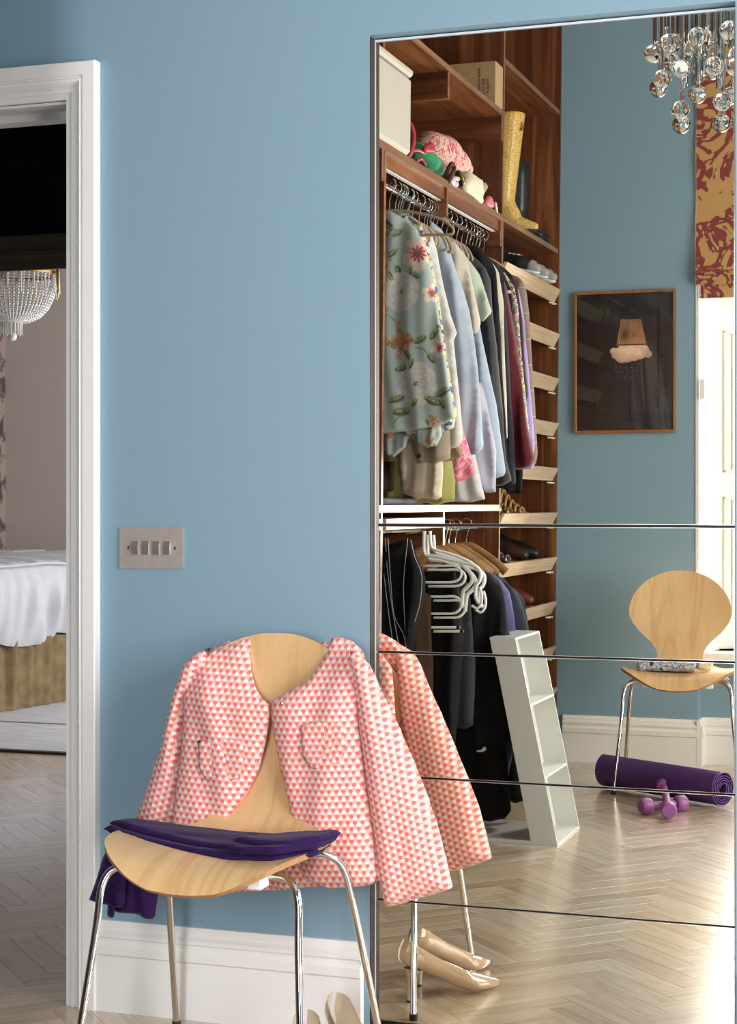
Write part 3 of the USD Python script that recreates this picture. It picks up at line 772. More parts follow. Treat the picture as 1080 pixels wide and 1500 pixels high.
for a_, b_ in ((ED, DA), (DA, DB)):
    gg = dict(g0=.0095 if a_ == ED else .0004, g1=.0095 if b_ == DB else .0004); shelf(a_, b_, Z1, **gg); shelf(a_, b_, Z2, .024, **gg)
shelf(DB, EE + .009, 2.690); shelf(DB, EE + .009, Z2)
shelf(DA, DB, Z3, .022, MAPLE_LIT, MAPLE_LIT); shelf(ED, DA, Z3, .022, MAPLE_LIT, MAPLE_LIT)  # pale colour stands for strong light on the walnut shelf front
LED = plain('white_light_profile', (0.85, 0.86, 0.86), 0.35)
for a_, b_ in ((DA + .012, DM - .010), (DM + .010, DB - .03)):
    f_ = wpart('fascia', wbox(XF - .020, XF - .008, a_, b_, Z2 - .062, Z2 - .0245), WALY_LIT)
    wpart('light_profile', wbox(XF - .034, XF - .0205, a_, b_, Z2 - .064, Z2 - .048), LED, f_, label='white strip light under the shelf')
for z, dz in ((Z1 - .021, .088), (Z2 - .025, .090)):
    for d in (DM, DB - .020, DA - .02):
        f_ = wpart('fin', wbox(XBK + .002, XF - .003, d - .009, d + .009, z - dz, z), WALX)
        wpart('edging', wbox(XF - .003, XF - .001, d - .009, d + .009, z - dz, z), WALEDGE, f_)
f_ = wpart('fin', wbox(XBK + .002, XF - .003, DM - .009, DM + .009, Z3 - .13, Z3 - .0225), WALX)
wpart('edging', wbox(XF - .003, XF - .001, DM - .009, DM + .009, Z3 - .13, Z3 - .0225), MAPLE_LIT, f_)  # edging paler than the other fins, imitating light falling on walnut
wpart('pull_out_tray', wbox(XF - .32, XF + .004, DA + .03, DM - .012, Z3 - .072, Z3 - .040), MAPLE_LIT, label='wooden pull-out tray coloured pale as if brightly lit')  # tray fronts paled the same way, bright light put into the colour
wpart('pull_out_tray', wbox(XF - .32, XF + .004, ED + .03, DA - .02, Z3 - .072, Z3 - .040), MAPLE_LIT, label='wooden pull-out tray coloured pale as if brightly lit')
RX = -1.655
wpart('hanging_rail', tube([(lean(RX, 2.02), yr(DA + .009), 2.020), (lean(RX, 2.02), yr(DB - .009), 2.020)], .011, 16), CHROME)
wpart('hanging_rail', tube([(lean(RX, .985), yr(DA + .009), .988), (lean(RX, .985), yr(DB - .009), .988)], .011, 16), CHROME)
# slanted shoe shelves: a board rising to the back, a leaning maple lip in front and two pegs
LIPZ = [1.926 - .183 * k for k in range(10)]
for z in LIPZ:
    sl = wpart('shoe_shelf', leaned(dict(v=np.array([(x, yr(d), zz) for d in (DB + .012, EE - .004) for x, zz in ((XF - .02, z - .020), (XBK + .004, z + .075), (XBK + .004, z + .090), (XF - .02, z - .005))]),
                                         f=np.array([(0, 1, 2), (0, 2, 3), (4, 6, 5), (4, 7, 6), (0, 4, 5), (0, 5, 1), (3, 2, 6), (3, 6, 7), (0, 3, 7), (0, 7, 4), (1, 5, 6), (1, 6, 2)]))), WALY_LIT)
    dl0, dl1 = DB + .012, EE - .012
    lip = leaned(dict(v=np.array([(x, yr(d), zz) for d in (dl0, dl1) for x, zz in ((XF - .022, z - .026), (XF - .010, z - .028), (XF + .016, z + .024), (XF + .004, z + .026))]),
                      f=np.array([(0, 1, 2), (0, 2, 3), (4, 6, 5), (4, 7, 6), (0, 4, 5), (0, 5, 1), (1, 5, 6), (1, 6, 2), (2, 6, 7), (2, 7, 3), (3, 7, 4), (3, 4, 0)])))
    wpart('lip', lip, MAPLE_LIT, sl, label='pale maple front lip')
    for dd in (.05, .10):
        wpart('peg', tube([(lean(XF - .012, z), yr(EE - dd), z - .036), (lean(XF + .006, z), yr(EE - dd), z - .038)], .0036, 8), LED, sl, label='small white shelf peg')

# ------------------------------------------------------------------ hangers
FLOCK = plain('taupe_flock', (0.36, 0.28, 0.20), 0.95)
HWOOD = wood('hanger_wood', 0, (0.30, 0.14, 0.05), (0.44, 0.23, 0.09), (0.55, 0.32, 0.14), across=10, coat=.5)


def hanger_mesh(kind, wide=1.0):
    th = np.linspace(-0.5, math.pi * 1.02, 14)
    hook = [(0.0, 0, -.078), (0, 0, -.050), (.004, 0, -.036)] + [(.020 * math.cos(t), 0, .000 + .020 * math.sin(t)) for t in np.linspace(-1.2, math.pi * 1.12, 16)]
    hook = tube(hook, .0020, 7)
    if kind == 'flock':
        arm = smooth_path([(-.215, 0, -.150), (-.205, 0, -.135), (-.17, 0, -.112), (-.09, 0, -.090), (-.03, 0, -.081), (0, 0, -.079), (.03, 0, -.081), (.09, 0, -.090), (.17, 0, -.112), (.205, 0, -.135), (.215, 0, -.150), (.200, 0, -.160), (.1, 0, -.158), (-.1, 0, -.158), (-.200, 0, -.160), (-.214, 0, -.151)], 4)
        arm = arm * (wide, 1, 1); return hook, tube(arm, .0045, 8)
    arm = smooth_path([(-.215, 0, -.165), (-.17, 0, -.138), (-.10, 0, -.105), (-.04, 0, -.080), (0, 0, -.074), (.04, 0, -.080), (.10, 0, -.105), (.17, 0, -.138), (.215, 0, -.165)], 5)
    arm = arm * (wide, 1, 1); return hook, tube(arm, np.interp(np.linspace(0, 1, len(arm)), [0, .5, 1], [.016, .013, .016]), 10, flat=((0, 1, 0), .5))


def make_hanger(kind, label, base, group=None, wide=1.0):
    t = Thing('clothes_hanger', label, 'hanger', base, group=group); t.base = np.zeros(3)
    h, a = hanger_mesh(kind, wide); t.part('hook', h, CHROME, smooth=50); t.part('arm', a, FLOCK if kind == 'flock' else HWOOD, smooth=50); return t


# ------------------------------------------------------------------ clothes on the upper rail
def flower_print(v, base, blooms):
    """The printed pattern of a cloth, painted per vertex: v = (n, 2) cloth coordinates."""
    c = np.tile(np.array(base, float), (len(v), 1))
    for kind, x, y, r, a in blooms:
        d = v - np.array([x, y]); q = np.hypot(d[:, 0], d[:, 1]) / r; th = np.arctan2(d[:, 1], d[:, 0]) + a
        if kind == 'leaf':
            ca, sa = math.cos(a), math.sin(a); u = (d[:, 0] * ca + d[:, 1] * sa) / r; w = (-d[:, 0] * sa + d[:, 1] * ca) / r
            m = (np.abs(u) < 1) & (np.abs(w) < .42 * (1 - u * u) ** .8); c[m] = (.085, .12, .05); c[m & (w > .06)] = (.22, .25, .13); c[m & (np.abs(w) < .035)] = (.40, .42, .28)
        elif kind == 'stem':
            ca, sa = math.cos(a), math.sin(a); u = (d[:, 0] * ca + d[:, 1] * sa) / r; w = (-d[:, 0] * sa + d[:, 1] * ca); m = (u > 0) & (u < 1) & (np.abs(w - .006 * np.sin(u * 4)) < .0016); c[m] = (.12, .13, .06)
        elif kind == 'rose':
            rs = np.random.default_rng(int(abs(x * 3000 + y * 991)))
            for rad, npet, pr in ((.66, 8, .40), (.44, 7, .34), (.24, 5, .26), (.08, 3, .18)):
                for kk in range(npet):
                    an = a + 2 * math.pi * (kk + rs.uniform(-.25, .25)) / npet; pc = np.array([math.cos(an), math.sin(an)]); e = d / r - pc * rad; qq = np.hypot(e[:, 0], e[:, 1]) / (pr * rs.uniform(.85, 1.12))
                    m = qq < 1; inn = np.clip(.5 - (e @ pc) / pr * .75 + .18 * np.sin(e @ np.array([-pc[1], pc[0]]) / pr * 9), 0, 1)[:, None]
                    pet = np.array([.60, .575, .47]) * (1 - inn) + np.array([.34, .31, .52]) * inn; c[m] = pet[m]; rim = (qq > .88) & m; c[rim] = (.47, .45, .50)
            c[(q < .13) & (np.sin(5 * th + q * 30) > -.2)] = (.06, .08, .04)
        elif kind == 'pink':
            ed = .62 + .36 * np.abs(np.cos(2.5 * th)); m = q < ed; c[m] = (.66, .40, .38); c[m & (np.abs(np.cos(2.5 * th)) > .93)] = (.70, .60, .50)
            c[m & (np.sin(th) < -.2)] = (.66, .56, .47); m2 = m & (q < .5 * (.35 + .6 * np.abs(np.cos(5 * th)))); c[m2] = (.42, .05, .09); c[q < .16] = (.13, .13, .06)
        elif kind == 'cluster':
            r_ = np.random.default_rng(int(abs(x * 1000 + y * 777))); 
            for _ in range(26):
                p = np.array([x, y]) + r_.normal(0, r * .42, 2); dd = v - p; qq = np.hypot(dd[:, 0], dd[:, 1]); t2 = np.arctan2(dd[:, 1], dd[:, 0]) + r_.uniform(0, 6)
                m = qq < r * .21 * (.5 + .5 * np.abs(np.cos(2 * t2))); c[m] = [(.42, .22, .11), (.50, .31, .18), (.33, .15, .07)][r_.integers(3)]; c[qq < r * .035] = (.12, .07, .03)
    return c


BLOOMS_PX = [('stem', 566, 350, 22, .7), ('leaf', 569, 330, 14, 2.6), ('leaf', 585, 342, 10, .6), ('leaf', 566, 345, 9, .3), ('pink', 615, 373, 27, .2), ('cluster', 565, 385, 16, 0), ('leaf', 578, 372, 10, .7), ('leaf', 585, 398, 11, 1.9),
             ('leaf', 602, 400, 9, 1.2), ('leaf', 612, 404, 10, -.6), ('rose', 590, 428, 28, .4), ('leaf', 574, 405, 9, 2.1), ('pink', 634, 430, 15, 1.0), ('stem', 570, 462, 30, -.9), ('cluster', 564, 458, 10, 0), ('cluster', 590, 500, 27, 0), ('leaf', 618, 498, 12, .4),
             ('leaf', 600, 520, 11, -1.0), ('stem', 612, 510, 24, -.5), ('pink', 647, 510, 15, .5), ('leaf', 637, 490, 11, .9), ('leaf', 634, 525, 11, -.9), ('leaf', 645, 482, 8, 2.2), ('rose', 612, 563, 31, 1.2), ('leaf', 590, 540, 11, .2), ('leaf', 605, 534, 9, 1.3),
             ('leaf', 650, 575, 14, .5), ('leaf', 637, 588, 15, -.4), ('leaf', 650, 592, 9, -1.1), ('leaf', 583, 585, 13, .3), ('leaf', 590, 603, 15, .1), ('stem', 580, 620, 28, .6), ('leaf', 610, 590, 8, 1.0), ('cluster', 636, 618, 10, 0), ('cluster', 572, 640, 9, 0), ('leaf', 628, 619, 6, 2.0)]
XLEFT = -1.93


def cloth_on_rail(D, pts, T=.018, edge=.03, fold=None, h=.012, turn=0.0, both_left=True):
    """A hanging garment at distance D: the photo's outline on its free side, its hidden side reaching into the wardrobe."""
    Q = [tuple(vD(px, py, D)[[0, 2]]) for px, py in pts]
    if both_left: Q = Q + [(XLEFT, Q[-1][1]), (XLEFT, 1.80), (-1.74, 1.925), (-1.70, 1.953), (-1.625, 1.953)] if Q[0][1] > 1.75 else Q + [(XLEFT, Q[-1][1]), (XLEFT, Q[0][1] - .12)]
    m = puff(Q, h, T, edge, fold); x0 = np.array([q[0] for q in Q]).mean()
    m['v'] = np.c_[m['v'][:, 0], yr(D) + m['v'][:, 2] + turn * (m['v'][:, 0] - x0), m['v'][:, 1]]
    return m


PARTED = {}


def G(name, label, cat, D, pts, mt, T=.016, lam=.08, amp=.006, seed=0, slant=0.0, **kw):
    m_ = cloth_on_rail(D, pts, T=T, fold=folds(amp, lam, seed, slant), **kw)
    if name not in ('button_cuff_jacket', 'black_trousers', 'black_suit_jacket'): return solo(name, label, cat, m_, mt, smooth=True)
    t_ = PARTED[name] = Thing(name, label, cat, (m_['v'][:, 0].mean(), yr(D), m_['v'][:, 2].min())); t_.part('body', m_, mt, smooth=True); return t_


F = fabric
FLORAL = tinted('floral_cotton', 0.65)
D1 = 4.97
fp = [(572, 309), (585, 316), (600, 325), (611, 335), (625, 365), (633, 400), (641, 448), (650, 500), (658, 550), (664, 590), (667, 611), (655, 619), (640, 624), (615, 629), (578, 634), (572, 636)]
m = cloth_on_rail(D1, fp, T=.016, fold=folds(.004, .10, 41), h=.0032)
ppm = 2550 / (D1 / .955)
bl = [(k, vD(x, y, D1)[0], vD(x, y, D1)[2], r / ppm, (a if k in ('leaf', 'stem') else a)) for k, x, y, r, a in BLOOMS_PX]
ft_ = Thing('floral_jacket', 'pale aqua jacket printed with large lilac roses, nearest on the upper rail', 'jacket', (lean(RX, 1.6), yr(D1), 1.25))
m['c'] = flower_print(m['uv'], (0.36, 0.43, 0.42), bl); ft_.part('body', m, FLORAL, smooth=True)
m = cloth_on_rail(4.99, [(578, 630), (600, 638), (595, 655), (577, 670), (566, 666), (556, 638)], T=.012, fold=folds(.003, .05, 42), h=.005, both_left=False)
m['c'] = flower_print(m['uv'], (0.30, 0.37, 0.38), bl); ft_.part('hem_flap', m, FLORAL, smooth=True)
m = cloth_on_rail(4.985, [(607, 627), (626, 624), (645, 620), (648, 636), (640, 653), (625, 656), (612, 648)], T=.014, fold=folds(.003, .04, 43), h=.005, both_left=False)
m['c'] = flower_print(m['uv'], (0.36, 0.43, 0.43), bl + [('cluster', vD(628, 646, D1)[0], vD(628, 646, D1)[2], .02, 0)]); ft_.part('cuff', m, FLORAL, smooth=True)

SMALLFL = mat('small_blue_floral', {'tc': ('texture_coordinate', {}), 'v': ('voronoi_texture', {'scale': 75, 'randomness': 1.0}), 'w': ('separate_color', {}), 'r': ('rgb_ramp', {'interpolate': False, 'ramp': [(0, (.045, .08, .24)), (.28, (.52, .47, .30)), (.55, (.62, .58, .42)), (.75, (.10, .19, .42)), (.88, (.46, .40, .13))]}),
                                    'p': ('principled_bsdf', {'roughness': .8})}, [('tc.object', 'v.vector'), ('v.color', 'w.color'), ('w.r', 'r.fac'), ('r.color', 'p.base_color')])
CLOTHES = [
    ('small_floral_blouse', 'blouse in tiny blue and yellow flowers, its edge showing beside the large floral jacket', 'blouse', 5.03, [(582, 309), (600, 314), (618, 328), (628, 358), (634, 390), (643, 436), (650, 480), (657, 530), (664, 575), (669, 605), (664, 628), (640, 636)], SMALLFL, {}),
    ('button_cuff_jacket', 'taupe cotton jacket with a dark button, hem just below the floral jacket', 'jacket', 5.06, [(652, 560), (658, 620), (660, 655), (659, 672), (640, 679), (611, 681), (606, 662), (603, 645)], F('taupe_cotton', (.27, .22, .17)), dict(T=.022)),
    ('white_shirt', 'white shirt hanging right behind the small floral blouse', 'shirt', 5.10, [(610, 330), (632, 343), (640, 368), (650, 420), (660, 460), (670, 488), (665, 500), (669, 540), (675, 590), (679, 640), (672, 655), (640, 660)], F('white_shirting', (.56, .545, .53)), {}),
    ('cream_trousers', 'cream cotton garment hanging longest below the floral jacket, its hem folded', 'trousers', 5.08, [(640, 600), (648, 660), (650, 690), (648, 712), (647, 733), (625, 730), (600, 727), (590, 722), (584, 690), (582, 655)], F('cream_cotton', (.52, .44, .345)), dict(T=.024, lam=.06, both_left=False)),
    ('plaid_shirt', 'brown and cream plaid shirt with its corner showing beside the taupe jacket', 'shirt', 5.15, [(662, 560), (670, 625), (674, 645), (679, 669), (660, 675), (650, 676)], striped('brown_plaid', (.30, .22, .13), (.10, .065, .035), .022, .008, 'y', (.60, .52, .40), .028, .006), {}),
    ('olive_shirt', 'olive green garment whose hem shows below the pink floral shirt', 'shirt', 5.20, [(655, 640), (664, 690), (667, 704), (666, 733), (640, 740), (628, 737)], F('olive_cotton', (.30, .29, .10)), {}),
    ('pink_floral_shirt', 'bright pink tone-on-tone floral shirt among the pale shirts', 'shirt', 5.27, [(670, 560), (676, 610), (681, 635), (688, 662), (698, 694), (680, 703), (660, 709), (650, 700)], blotch('pink_floral', [(0, (.72, .20, .30)), (.48, (.78, .36, .42)), (.56, (.62, .10, .22)), (.63, (.76, .31, .38))], 26), {}),
    ('pale_blue_shirt', 'pale blue buttoned shirt with its cuff hanging lowest at the front edge', 'shirt', 5.33, [(630, 322), (648, 337), (660, 370), (674, 410), (687, 455), (695, 500), (701, 540), (706, 600), (709, 655), (700, 666), (689, 666), (680, 655)], F('pale_blue_shirting', (.37, .43, .53)), dict(T=.020)),
    ('lilac_stripe_shirt', 'white and blue shirt with broad stripes across its hem above the pale shelf', 'shirt', 5.36, [(690, 640), (702, 690), (707, 712), (712, 731), (690, 736), (668, 735)], striped('broad_blue_stripe', (.56, .56, .57), (.30, .40, .50), .045, .018, 'y'), {}),
    ('cream_blouse', 'short-sleeved cream blouse between the pale blue shirts and the tartan sleeve', 'blouse', 5.39, [(655, 348), (670, 358), (684, 378), (694, 420), (705, 472), (702, 484), (695, 494), (688, 488)], F('cream_silk', (.54, .475, .42)), {}),
    ('lilac_shirt', 'plain lilac shirt with a square tail below the blue checked shirt', 'shirt', 5.42, [(705, 560), (718, 610), (728, 660), (728, 690), (727, 721), (712, 722), (704, 716)], F('lilac_shirting', (.46, .445, .56)), {}),
    ('blue_check_shirt', 'long blue shirt with fine orange checks, the widest tail among the shirts', 'shirt', 5.46, [(675, 372), (690, 410), (702, 470), (715, 535), (727, 590), (733, 640), (741, 692), (736, 698), (703, 708), (690, 700)], striped('fine_blue_check', (.34, .40, .51), (.50, .36, .33), .020, .003, 'y', (.24, .31, .48), .016, .0025), dict(T=.020)),
    ('tartan_shirt', 'short-sleeved green and blue tartan shirt in front of the charcoal velvet jacket', 'shirt', 5.52, [(672, 366), (690, 384), (701, 400), (714, 432), (722, 458), (714, 466), (706, 472), (698, 466)], striped('green_tartan', (.46, .52, .42), (.02, .035, .035), .026, .005, 'y', (.13, .30, .36), .03, .012), {}),
    ('charcoal_velvet_jacket', 'charcoal velvet jacket with a turned-up grey collar on the upper rail', 'jacket', 5.58, [(678, 364), (697, 378), (713, 394), (719, 410), (722, 450), (729, 515), (736, 600), (743, 675), (750, 704), (738, 711), (725, 712)], F('charcoal_velvet', (.050, .048, .056), sheen=.9), dict(T=.020)),
    ('black_cardigan', 'black cardigan between the charcoal velvet jacket and the cream one', 'cardigan', 5.64, [(698, 360), (716, 376), (727, 398), (732, 450), (738, 560), (745, 680), (753, 709), (742, 714)], F('black_wool', (.014, .013, .015)), {}),
    ('cream_cardigan', 'cream cardigan showing as a thin pale edge before the maroon coat', 'cardigan', 5.70, [(700, 371), (718, 380), (731, 398), (737, 440), (740, 500), (743, 580), (745, 640), (740, 655)], F('cream_wool', (.48, .43, .355)), {}),
    ('navy_jacket', 'dark navy jacket directly in front of the maroon velvet coat', 'jacket', 5.76, [(713, 375), (730, 386), (739, 410), (744, 480), (748, 560), (754, 640), (756, 708), (740, 713)], F('navy_wool', (.020, .021, .032)), {}),
    ('maroon_coat', 'maroon velvet coat hanging widest at the far end of the upper rail', 'coat', 5.82, [(718, 384), (733, 394), (742, 420), (750, 460), (758, 510), (766, 570), (773, 622), (780, 655), (784, 672), (779, 684), (760, 688), (750, 686)], F('maroon_velvet', (.085, .012, .017), sheen=.8), dict(T=.022)),
    ('black_knit_jumper', 'black jumper whose patterned cuff hangs lowest beside the gold sandals', 'jumper', 5.86, [(734, 392), (749, 425), (757, 520), (764, 620), (767, 690), (765, 723), (745, 723), (738, 715)], striped('black_knit', (.012, .012, .014), (.45, .40, .30), .9, .012, 'y'), {}),
    ('multicoloured_cardigan', 'cardigan of many coloured specks, a narrow edge behind the maroon coat', 'cardigan', 5.90, [(740, 400), (754, 420), (760, 450), (765, 520), (771, 580), (776, 640), (768, 652)], blotch('many_colours', [(0, (.06, .06, .08)), (.42, (.55, .50, .42)), (.5, (.35, .05, .05)), (.56, (.10, .22, .30)), (.62, (.6, .55, .2))], 70), {}),
    ('dark_brown_jacket', 'dark brown jacket just before the striped grey-brown top', 'jacket', 5.94, [(738, 392), (752, 404), (760, 425), (766, 470), (769, 520), (774, 580), (765, 600)], F('dark_brown_wool', (.03, .021, .018)), {}),
    ('lavender_jumper', 'lavender jumper, a thin violet edge beside the striped grey-brown top', 'jumper', 5.98, [(748, 404), (760, 425), (768, 470), (774, 530), (779, 590), (783, 650), (782, 687), (770, 688)], F('lavender_wool', (.29, .23, .46)), {}),
    ('striped_top', 'grey-brown top with thin white stripes, farthest on the upper rail', 'top', 6.04, [(742, 401), (757, 404), (766, 411), (771, 424), (775, 460), (780, 541), (784, 608), (787, 665), (784, 681), (770, 685)], striped('brown_white_stripe', (.17, .125, .112), (.50, .44, .42), .092, .014, 'y'), dict(T=.022)),
    ('dark_brown_trousers', 'dark brown trousers with their hem at the left end, under the floral jacket', 'trousers', 5.16, [(566, 600), (572, 640), (579, 668), (577, 719), (566, 721)], F('chocolate_twill', (.045, .026, .018)), {}),
]
first_h = None
for k, (nm, lb, ct_, D, pts, mt, kw) in enumerate(CLOTHES):
    G(nm, lb, ct_, D, pts, mt, seed=50 + k, slant=.05 * ((k % 3) - 1), **kw)
    hb = (lean(RX, 2.02), yr(D) + .003, 2.034 - .0015)
    lab = 'chrome-hooked taupe hanger on the upper rail holding the ' + nm.replace('_', ' ')
    if first_h is None: first_h = make_hanger('flock', lab, hb, wide=.42)
    else: dup(first_h, lab, hb, rotz=((k * 37) % 11 - 5) * 1.4)
make_hanger('flock', 'wide taupe hanger curving over the floral jacket, nearest on the upper rail', (lean(RX, 2.02), yr(D1), 2.0325), wide=.93)
PARTED['button_cuff_jacket'].part('button', moved(lathe([(0, .004), (.005, .0038), (.0075, .002), (.0075, 0)], 16), rotx(-90), vD(617, 668, 5.06) + (0, .0205, 0)), RUBBER, smooth=50, label='round dark button')
CHECK = striped('grey_check', (.16, .15, .18), (.08, .08, .10), .012, .003, 'y', (.26, .25, .28), .012, .002)
m = puff([(-1.625, yr(4.86)), (-1.625, yr(5.30)), (-1.88, yr(5.30)), (-1.88, yr(4.86))], .02, .010, .02, folds(.001, .1, 2))
solo('folded_check_shirt', 'grey checked shirt lying folded on the pale shelf under the hanging clothes', 'shirt', plane_map(m, lambda u, v, w: np.c_[u, v, Z3 + .0115 + w]), CHECK, smooth=True)

# ------------------------------------------------------------------ clothes on the lower rail and tray
BLACKW = F('black_suiting', (.0075, .0075, .009), sheen=.1)
LOWER = [
    ('black_trousers', 'black trousers draped from the pull-out tray at the near end, pale lines imitating light on the creases', 'trousers', 4.99, [(600, 787), (606, 800), (615, 820), (623, 845), (622, 870), (616, 895), (611, 920), (607, 950), (606, 1000), (604, 1080), (600, 1150), (585, 1155)], BLACKW, dict(T=.026)),
    ('brown_corduroy_trousers', 'dark brown corduroy trousers hanging beside the multi-bar hangers', 'trousers', 5.09, [(622, 868), (631, 874), (632, 950), (632, 1100), (629, 1172), (615, 1176)], F('brown_corduroy', (.034, .018, .010)), {}),
    ('black_bar_trousers', 'black trousers folded over the upper bars of the white hangers', 'trousers', 5.20, [(668, 832), (673, 860), (678, 930), (672, 1000), (666, 1098), (650, 1116)], F('black_twill', (.010, .010, .012)), {}),
    ('charcoal_trousers', 'charcoal trousers with a short straight hem, right of the white hangers', 'trousers', 5.29, [(680, 845), (689, 862), (694, 930), (694, 1015), (691, 1066), (678, 1072), (668, 1070)], F('charcoal_wool', (.035, .036, .044)), {}),
    ('long_black_coat', 'long black coat reaching lowest to the floor among the lower clothes', 'coat', 5.50, [(700, 905), (720, 960), (735, 1050), (748, 1190), (738, 1203), (715, 1207), (698, 1204)], F('black_coat_wool', (.016, .015, .016)), {}),
    ('black_suit_jacket', 'black suit jacket on a wooden hanger in front of the lavender lining', 'jacket', 5.42, [(672, 822), (700, 830), (722, 843), (736, 860), (742, 885), (747, 930), (750, 1000), (746, 1085), (735, 1099), (700, 1104), (680, 1100)], F('black_suit_wool', (.011, .011, .013), sheen=.3), dict(T=.024)),
    ('lavender_waistcoat', 'lavender garment showing as a strip between the black jacket and the pinstripe one', 'waistcoat', 5.60, [(716, 836), (734, 848), (746, 868), (752, 900), (757, 935), (756, 1060), (735, 1184), (722, 1184)], F('lavender_lining', (.085, .080, .185)), {}),
    ('pinstripe_jacket', 'navy pinstripe jacket on a wooden hanger, second from the far end', 'jacket', 5.72, [(720, 838), (738, 848), (755, 864), (764, 880), (771, 905), (776, 935), (779, 1000), (772, 1100), (755, 1150), (735, 1155)], striped('navy_pinstripe', (.024, .026, .042), (.075, .08, .12), .010, .0014, 'x'), dict(T=.022)),
    ('navy_blazer', 'dark navy blazer, farthest on the lower rail', 'jacket', 5.86, [(735, 850), (754, 862), (768, 880), (775, 920), (779, 960), (779, 1050), (770, 1100)], F('midnight_wool', (.022, .026, .045)), {}),
    ('black_overcoat', 'black overcoat hem hanging between the long coat and the white laminate stand', 'coat', 5.64, [(735, 1000), (750, 1060), (757, 1110), (764, 1177), (752, 1181), (738, 1170)], F('overcoat_wool', (.013, .012, .012)), {}),
]
wood_h = None
for k, (nm, lb, ct_, D, pts, mt, kw) in enumerate(LOWER):
    G(nm, lb, ct_, D, pts, mt, seed=90 + k, amp=.007, lam=.09, **kw)
    if D > 5.3:
        hb = (lean(RX, 1.0), yr(D) + .003, 1.0005); lab = 'glossy wooden hanger on the lower rail holding the ' + nm.replace('_', ' ')
        if wood_h is None: wood_h = make_hanger('wood', lab, hb, wide=.68)
        else: dup(wood_h, lab, hb, rotz=((k * 29) % 9 - 4) * 1.5)
GLINT = plain('crease_glint', (.30, .31, .38), .5)  # pale tubes drawn as the light caught along the trouser creases
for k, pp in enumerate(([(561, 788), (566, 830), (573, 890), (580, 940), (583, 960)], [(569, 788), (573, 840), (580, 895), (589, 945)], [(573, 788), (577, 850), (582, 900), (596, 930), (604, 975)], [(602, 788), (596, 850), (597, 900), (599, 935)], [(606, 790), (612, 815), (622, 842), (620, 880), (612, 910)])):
    PARTED['black_trousers'].part('piping_or_glint', tube(smooth_path([vD(x, y, 4.99) + (0, .030, 0) for x, y in pp], 6), .0014, 6), GLINT, smooth=True, label='thin pale line imitating light on a crease')
PARTED['black_suit_jacket'].part('care_label', cloth_on_rail(5.40, [(697, 1098), (711, 1097), (712, 1101), (705, 1105), (696, 1105)], T=.0015, edge=.002, h=.006, both_left=False), WHITEPL, label='small white care label')


def bar_hanger(D, label, dx=0.0, dz=0.0):
    P = lambda pts: smooth_path([vD(x, y, D) + (dx, 0, dz) for x, y in pts], 5); t = Thing('multi_bar_hanger', label, 'hanger', vD(640, 790, D) + (dx, 0, dz))
    fr = plain_w = WHITEPL
    t.part('frame', cat_(tube(P([(622, 778), (621, 800), (624, 813), (640, 815), (668, 822), (694, 828), (704, 838), (703, 850), (698, 858), (697, 874), (702, 884)]), .0060, 10), tube(P([(630, 778), (632, 800), (640, 806), (665, 813), (690, 824), (700, 836)]), .0050, 10)), fr, smooth=True)
    t.part('side_rail', tube(P([(676, 826), (688, 838), (692, 850), (685, 860), (679, 866), (677, 880), (676, 890)]), .0065, 10, flat=((0, 1, 0), .6)), fr, smooth=True)
    t.part('tail_loop', tube(P([(703, 860), (706, 872), (705, 884), (699, 891), (691, 887)]), .0042, 10), fr, smooth=True)
    t.part('trouser_bar', tube(P([(621, 829), (645, 829), (666, 829), (675, 835), (675, 845), (666, 852), (645, 853), (622, 853)]), .0042, 10), fr, smooth=True)
    t.part('trouser_bar', tube(P([(630, 874), (650, 874), (666, 874), (675, 880), (675, 890), (666, 898), (650, 899), (630, 899)]), .0042, 10), fr, smooth=True)
    bp = t.part('trouser_bar', tube(P([(630, 919), (650, 919), (669, 919)]), .0044, 10), fr, smooth=True)
    t.part('end_stop', tube([vD(669, 919, D) + (dx, 0, dz), vD(674, 919, D) + (dx, 0, dz)], .0050, 10), RUBBER, parent=bp, label='black end stop')


bar_hanger(5.13, 'white plastic multi-bar trouser hanger, the nearer of the two')
bar_hanger(5.17, 'white plastic multi-bar trouser hanger, the one behind', .012, -.012)

# ------------------------------------------------------------------ things on the wardrobe's shelves
CREAMBOX = plain('cream_card', (0.42, 0.385, 0.34), 0.6, bump=.05, bscale=60)
t = Thing('storage_box', 'large cream lidded storage box at the near end of the long shelf', 'box', (-1.75, yr(4.65), Z2))
t.part('body', wbox(-1.93, XF + .010, 4.25, 5.00, Z2 + .0005, Z2 + .235, .012), CREAMBOX); t.part('lid', wbox(-1.935, XF + .014, 4.245, 5.004, Z2 + .2355, Z2 + .262, .008), CREAMBOX)
CARD = plain('brown_cardboard', (0.40, 0.26, 0.135), 0.8, bump=.06, bscale=40)
t = Thing('cardboard_box', 'brown cardboard box with handwriting on its side, on the topmost shelf', 'box', (-1.72, yr(6.04), Z1))
q0 = vx(724, 92, lean(-1.592, 2.6)); bz = 0.152; bt = t.part('body', wbox(-1.86, XF + .003, 5.995, 6.100, Z1 + .0005, Z1 + bz, .001), CARD)
t.part('tape', wbox(-1.855, XF - .002, 6.035, 6.065, Z1 + bz - .0004, Z1 + bz + .0006), plain('parcel_tape', (.34, .22, .11), .25), label='brown parcel tape')
INK = plain('marker_ink', (.05, .012, .05), .6)
